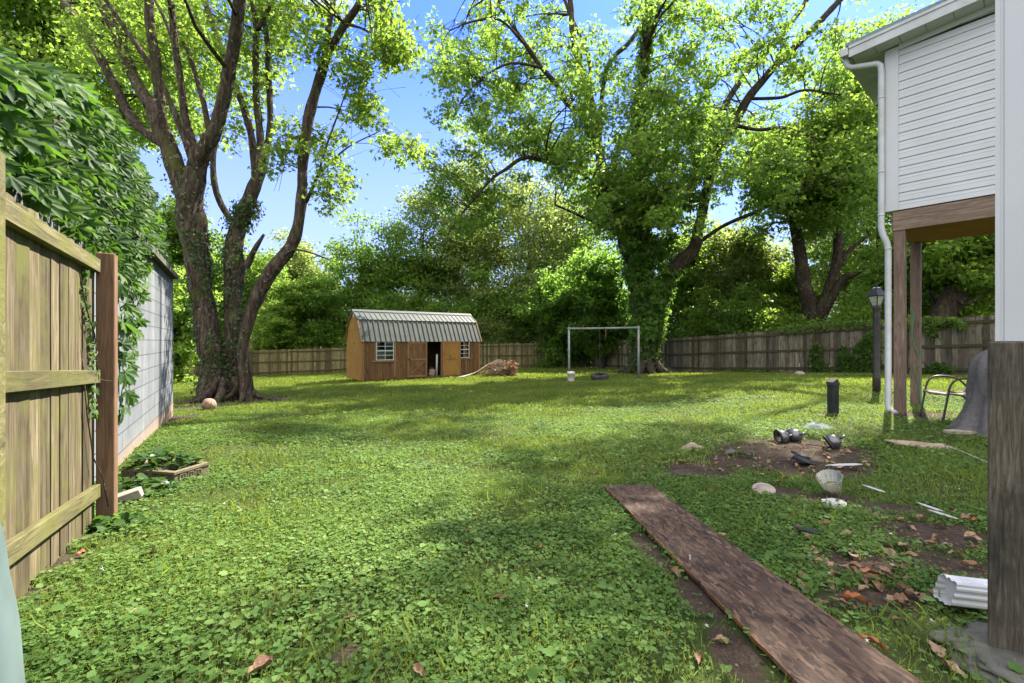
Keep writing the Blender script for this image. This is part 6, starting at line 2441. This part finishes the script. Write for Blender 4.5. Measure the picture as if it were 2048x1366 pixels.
def grass_part(y0, y1, per, h, wf, seed, patch=None, lean=.45):
    p, g_ = lawn_points(y0, y1, per, seed, patch=patch)
    n = len(p)
    ax = np.stack([g_.normal(size=n) * lean, g_.normal(size=n) * lean, np.ones(n)], 1)
    nr = g_.normal(size=(n, 3))
    tone = fbm(p[:, 0], p[:, 1], .6, 31, 3)
    tint = np.clip(tone * .9 + (g_.random(n) - .5) * .6, 0, .97)
    hh = h * (.4 + .9 * g_.random(n))
    V, L, C, T = scatter(BLADE, p, ax, nr, hh, tint)
    if wf != 1:
        k = len(BLADE[0])
        Vr = V.reshape(n, k, 3)
        for a, b_ in ((0, 1), (2, 3)):
            m = (Vr[:, a] + Vr[:, b_]) / 2
            Vr[:, a] = m + (Vr[:, a] - m) * wf
            Vr[:, b_] = m + (Vr[:, b_] - m) * wf
        V = Vr.reshape(-1, 3)
    return V, L, C, T


gp = lambda x, y: np.clip((fbm(x, y, .9, 41, 3) - .28) * 2.6, .22, 1)
cp_ = lambda x, y: np.clip((fbm(x, y, 1.1, 43, 3) - .36) * 3.4, .05, 1) * np.clip(1.25 - np.clip(y - 6, 0, 9) / 11, .12, 1)
vp = lambda x, y: np.clip((fbm(x, y, 1.4, 47, 3) - .34) * 3.4, .10, 1) * np.clip(1.2 - np.clip(y - 4, 0, 9) / 9, .05, 1)
grass = foliage('grass', [grass_part(1.2, 4.5, 3800, .048, .75, 501, gp), grass_part(1.2, 5.5, 260, .105, .8, 506, lambda x, y: np.clip((fbm(x, y, 2.2, 71, 2) - .5) * 5, 0, 1), .6), grass_part(4.5, 10, 1700, .060, 1.3, 502, gp), grass_part(10, 20, 620, .070, 2.4, 503), grass_part(20, 33, 230, .085, 4.5, 504)], M['grass'])
tag(grass, 'short green lawn grass mixed with clover', 'grass', kind='stuff')


def flat_leaves(template, y0, y1, per, size, h, seed, patch, tilt=.33):
    p, g_ = lawn_points(y0, y1, per, seed, patch=patch)
    n = len(p)
    p[:, 2] += h * (.25 + .9 * g_.random(n))
    nr = np.array([0, 0, 1.0]) + g_.normal(size=(n, 3)) * tilt
    ax = g_.normal(size=(n, 3)) * np.array([1, 1, .2])
    tone = fbm(p[:, 0], p[:, 1], .8, 33, 3)
    tint = np.clip(tone * .7 + .08 + (g_.random(n) - .5) * .65, 0, .97)
    return scatter(template, p, ax, nr, size * (.45 + .95 * g_.random(n) ** 1.3), tint)


clover = foliage('clover', [flat_leaves(CLOVER, 1.2, 4.5, 6500, .0105, .030, 511, cp_), flat_leaves(CLOVER, 4.5, 9, 1200, .017, .032, 512, cp_), flat_leaves(CLOVER, 9, 18, 330, .03, .035, 513, cp_)], M['clover'])
tag(clover, 'white clover leaves covering the lawn', 'clover', kind='stuff')
violet = foliage('broadleaf_weeds', [flat_leaves(ROUND, 1.2, 4.5, 4000, .0185, .034, 521, vp), flat_leaves(ROUND, 1.2, 4.5, 130, .033, .05, 524, vp), flat_leaves(ROUND, 4.5, 9, 1700, .027, .040, 522, vp), flat_leaves(ROUND, 9, 16, 110, .05, .04, 523, vp)], M['violet'])
tag(violet, 'round broad weed leaves spread through the lawn', 'weeds', kind='stuff')
# clover blooms: small rough white heads on stalks
p, g_ = lawn_points(1.3, 9, 7, 531, patch=lambda x, y: np.clip((fbm(x, y, .8, 49, 2) - .40) * 4, .05, 1))
b = MB()
for q in p[:420]:
    c_ = Vector(q) + Vector((0, 0, rnd.uniform(.035, .065)))
    r_ = rnd.uniform(.007, .012)
    for k in range(9):
        d = Vector((rnd.gauss(0, 1), rnd.gauss(0, 1), rnd.gauss(.3, .8))).normalized()
        s_ = d.orthogonal().normalized() * r_ * .35
        t_ = d.cross(s_)
        b.add([c_ + s_ * .5, c_ + t_ * .5, c_ - s_ * .5, c_ - t_ * .5, c_ + d * r_ * 1.25], [(0, 1, 4), (1, 2, 4), (2, 3, 4), (3, 0, 4)])
o = b.build('clover_blossoms', M['bloom'])
tag(o, 'small white clover flower heads dotted over the lawn', 'clover flowers', kind='stuff')

# ------------------------------------------------------------------ fallen leaves, each a leaf of its own
M['fallen_leaf'] = mat_simple('dry_brown_leaf', (0.165, 0.090, 0.048), 0.65, var=.35, scale=30, bump=.3, dirt=(0.26, 0.175, 0.11))
M['fallen_leaf_pale'] = mat_simple('dry_tan_leaf', (0.26, 0.175, 0.105), 0.7, var=.3, scale=30, bump=.3, dirt=(0.2, 0.12, 0.08))
M['fallen_leaf_red'] = mat_simple('dry_orange_leaf', (0.25, 0.085, 0.028), 0.55, var=.3, scale=30, bump=.2)


def dry_leaf(mat, seed):
    q = random.Random(seed)
    vs, fs = [], []
    nl, nw = 12, 6
    curl, roll, wave = q.uniform(-.5, .6), q.uniform(.25, 1.0), q.uniform(0, 6.28)
    for i in range(nl + 1):
        u = i / nl
        w = (.25 + q.uniform(-.035, .035)) * math.sin(math.pi * min(1, u ** .8)) ** .75 + .002
        for j in range(nw + 1):
            v = 2 * j / nw - 1
            z = roll * .30 * v * v * (w / .27) + .12 * math.sin(5 * u + wave + v * 1.4) * .5 + .05 * math.sin(13 * u + wave * 2 + v * 3) + curl * .6 * (u - .5) ** 2
            vs.append((u - .5, v * w, z))
    for i in range(nl):
        for j in range(nw):
            a = i * (nw + 1) + j
            fs.append((a, a + 1, a + nw + 2, a + nw + 1))
    m0 = len(vs)
    for i in range(4):
        pass
    b = MB()
    b.add(vs, fs, None, True)
    b.tube([(-.5, 0, .0), (-.62, .02, .02), (-.72, .05, .0)], .010, 4)
    o = b.build('fallen_leaf', mat)
    return o


protos = [dry_leaf(M[k], s) for k, s in (('fallen_leaf', 1), ('fallen_leaf', 2), ('fallen_leaf_pale', 3), ('fallen_leaf_pale', 4), ('fallen_leaf_red', 5), ('fallen_leaf', 6))]
used = set()
SPOTS = [  # px, py, size, proto, label
    (1350, 1157, .115, 0, 'reddish brown fallen leaf leaning against the middle of the strand board'), (1745, 1305, .15, 4, 'big glossy orange brown fallen leaf by the near end of the strand board'),
    (1000, 1205, .11, 5, 'rusty upright fallen leaf alone in the clover left of the strand board'), (893, 952, .08, 2, 'pale tan fallen leaf alone far out in the open lawn'),
    (1515, 1002, .10, 4, 'bright orange fallen leaf in front of the round lid'), (250, 1240, .11, 3, 'pale tan curled leaf in the weeds in front of the fence'),
    (165, 1118, .10, 4, 'orange fallen leaf by the bare soil at the foot of the near fence'), (300, 1120, .16, 5, 'long brown leaf flat in the clover beside the near fence'),
    (1120, 1018, .11, 0, None), (935, 1070, .08, 5, None), (1010, 1062, .07, 0, None), (1083, 1102, .07, 4, None), (520, 1358, .13, 5, None), (840, 1360, .09, 1, None), (1190, 950, .12, 0, None), (1325, 955, .10, 2, None),
    (1385, 983, .10, 2, None), (1420, 990, .10, 4, None), (1290, 950, .08, 0, None), (1230, 912, .08, 5, None), (1262, 890, .08, 0, None), (1480, 1010, .09, 3, None), (1400, 1020, .09, 2, None),
    (1580, 1135, .12, 0, None), (1605, 1175, .12, 3, None), (1655, 1175, .13, 2, None), (1660, 1135, .12, 0, None), (1700, 1110, .17, 2, None), (1715, 1215, .15, 4, None), (1770, 1150, .13, 0, None), (1775, 1110, .13, 3, None),
    (1820, 1120, .12, 2, None), (1740, 1160, .13, 4, None), (1820, 1060, .11, 2, None), (1845, 1045, .12, 0, None), (1880, 1060, .12, 3, None), (1905, 1030, .11, 0, None), (1940, 1080, .12, 2, None), (1860, 1095, .12, 5, None),
    (1910, 1115, .12, 0, None), (1770, 1045, .10, 3, None), (1950, 1050, .11, 4, None), (1840, 1205, .11, 2, None), (1620, 1100, .12, 3, None), (1560, 950, .10, 2, None), (1600, 940, .10, 4, None), (1650, 925, .10, 3, None),
    (1540, 930, .09, 0, None), (1510, 920, .09, 2, None), (1570, 960, .09, 4, None), (1625, 945, .11, 2, None), (1680, 950, .10, 0, None), (1470, 935, .09, 5, None), (1430, 920, .08, 3, None), (1590, 1010, .10, 3, None), (1440, 1080, .10, 2, None),
    (1480, 1150, .12, 3, None), (1520, 1240, .12, 0, None), (1440, 1290, .11, 2, None), (1400, 1330, .12, 0, None), (700, 1250, .09, 5, None), (1890, 1180, .11, 0, None), (1800, 1250, .13, 3, None), (1870, 1310, .13, 2, None), (1900, 1345, .14, 3, None)]
for i in range(150):
    if i < 85:
        a_, r_ = rnd.uniform(0, 6.28), math.sqrt(rnd.random())
        SPOTS.append((1540 + 200 * r_ * math.cos(a_), 925 + 48 * r_ * math.sin(a_), rnd.uniform(.06, .12), rnd.choice((0, 1, 2, 3, 5)), None))
    else:
        SPOTS.append((rnd.uniform(1560, 1960), rnd.uniform(1030, 1230), rnd.uniform(.07, .14), rnd.choice((0, 1, 2, 3, 5)), None))
for px, py, sz, k, lb_ in SPOTS:
    q = on_ground(px, py)
    o = protos[k] if k not in used else protos[k].copy()
    if k in used:
        COL.objects.link(o)
    used.add(k)
    o.location = q + Vector((0, 0, .012 + .016 * rnd.random()))
    k_ = sz * .62
    o.scale = (k_ * rnd.uniform(.8, 1.25), k_ * rnd.uniform(.7, 1.3), k_ * rnd.uniform(.6, 1.3))
    o.rotation_euler = (rnd.uniform(-.35, .35), rnd.uniform(-.35, .35), rnd.uniform(0, 6.28))
    tag(o, lb_ or 'curled dry brown leaf fallen among clover, weeds and soil', 'fallen leaf', 'dry leaves fallen on the lawn')
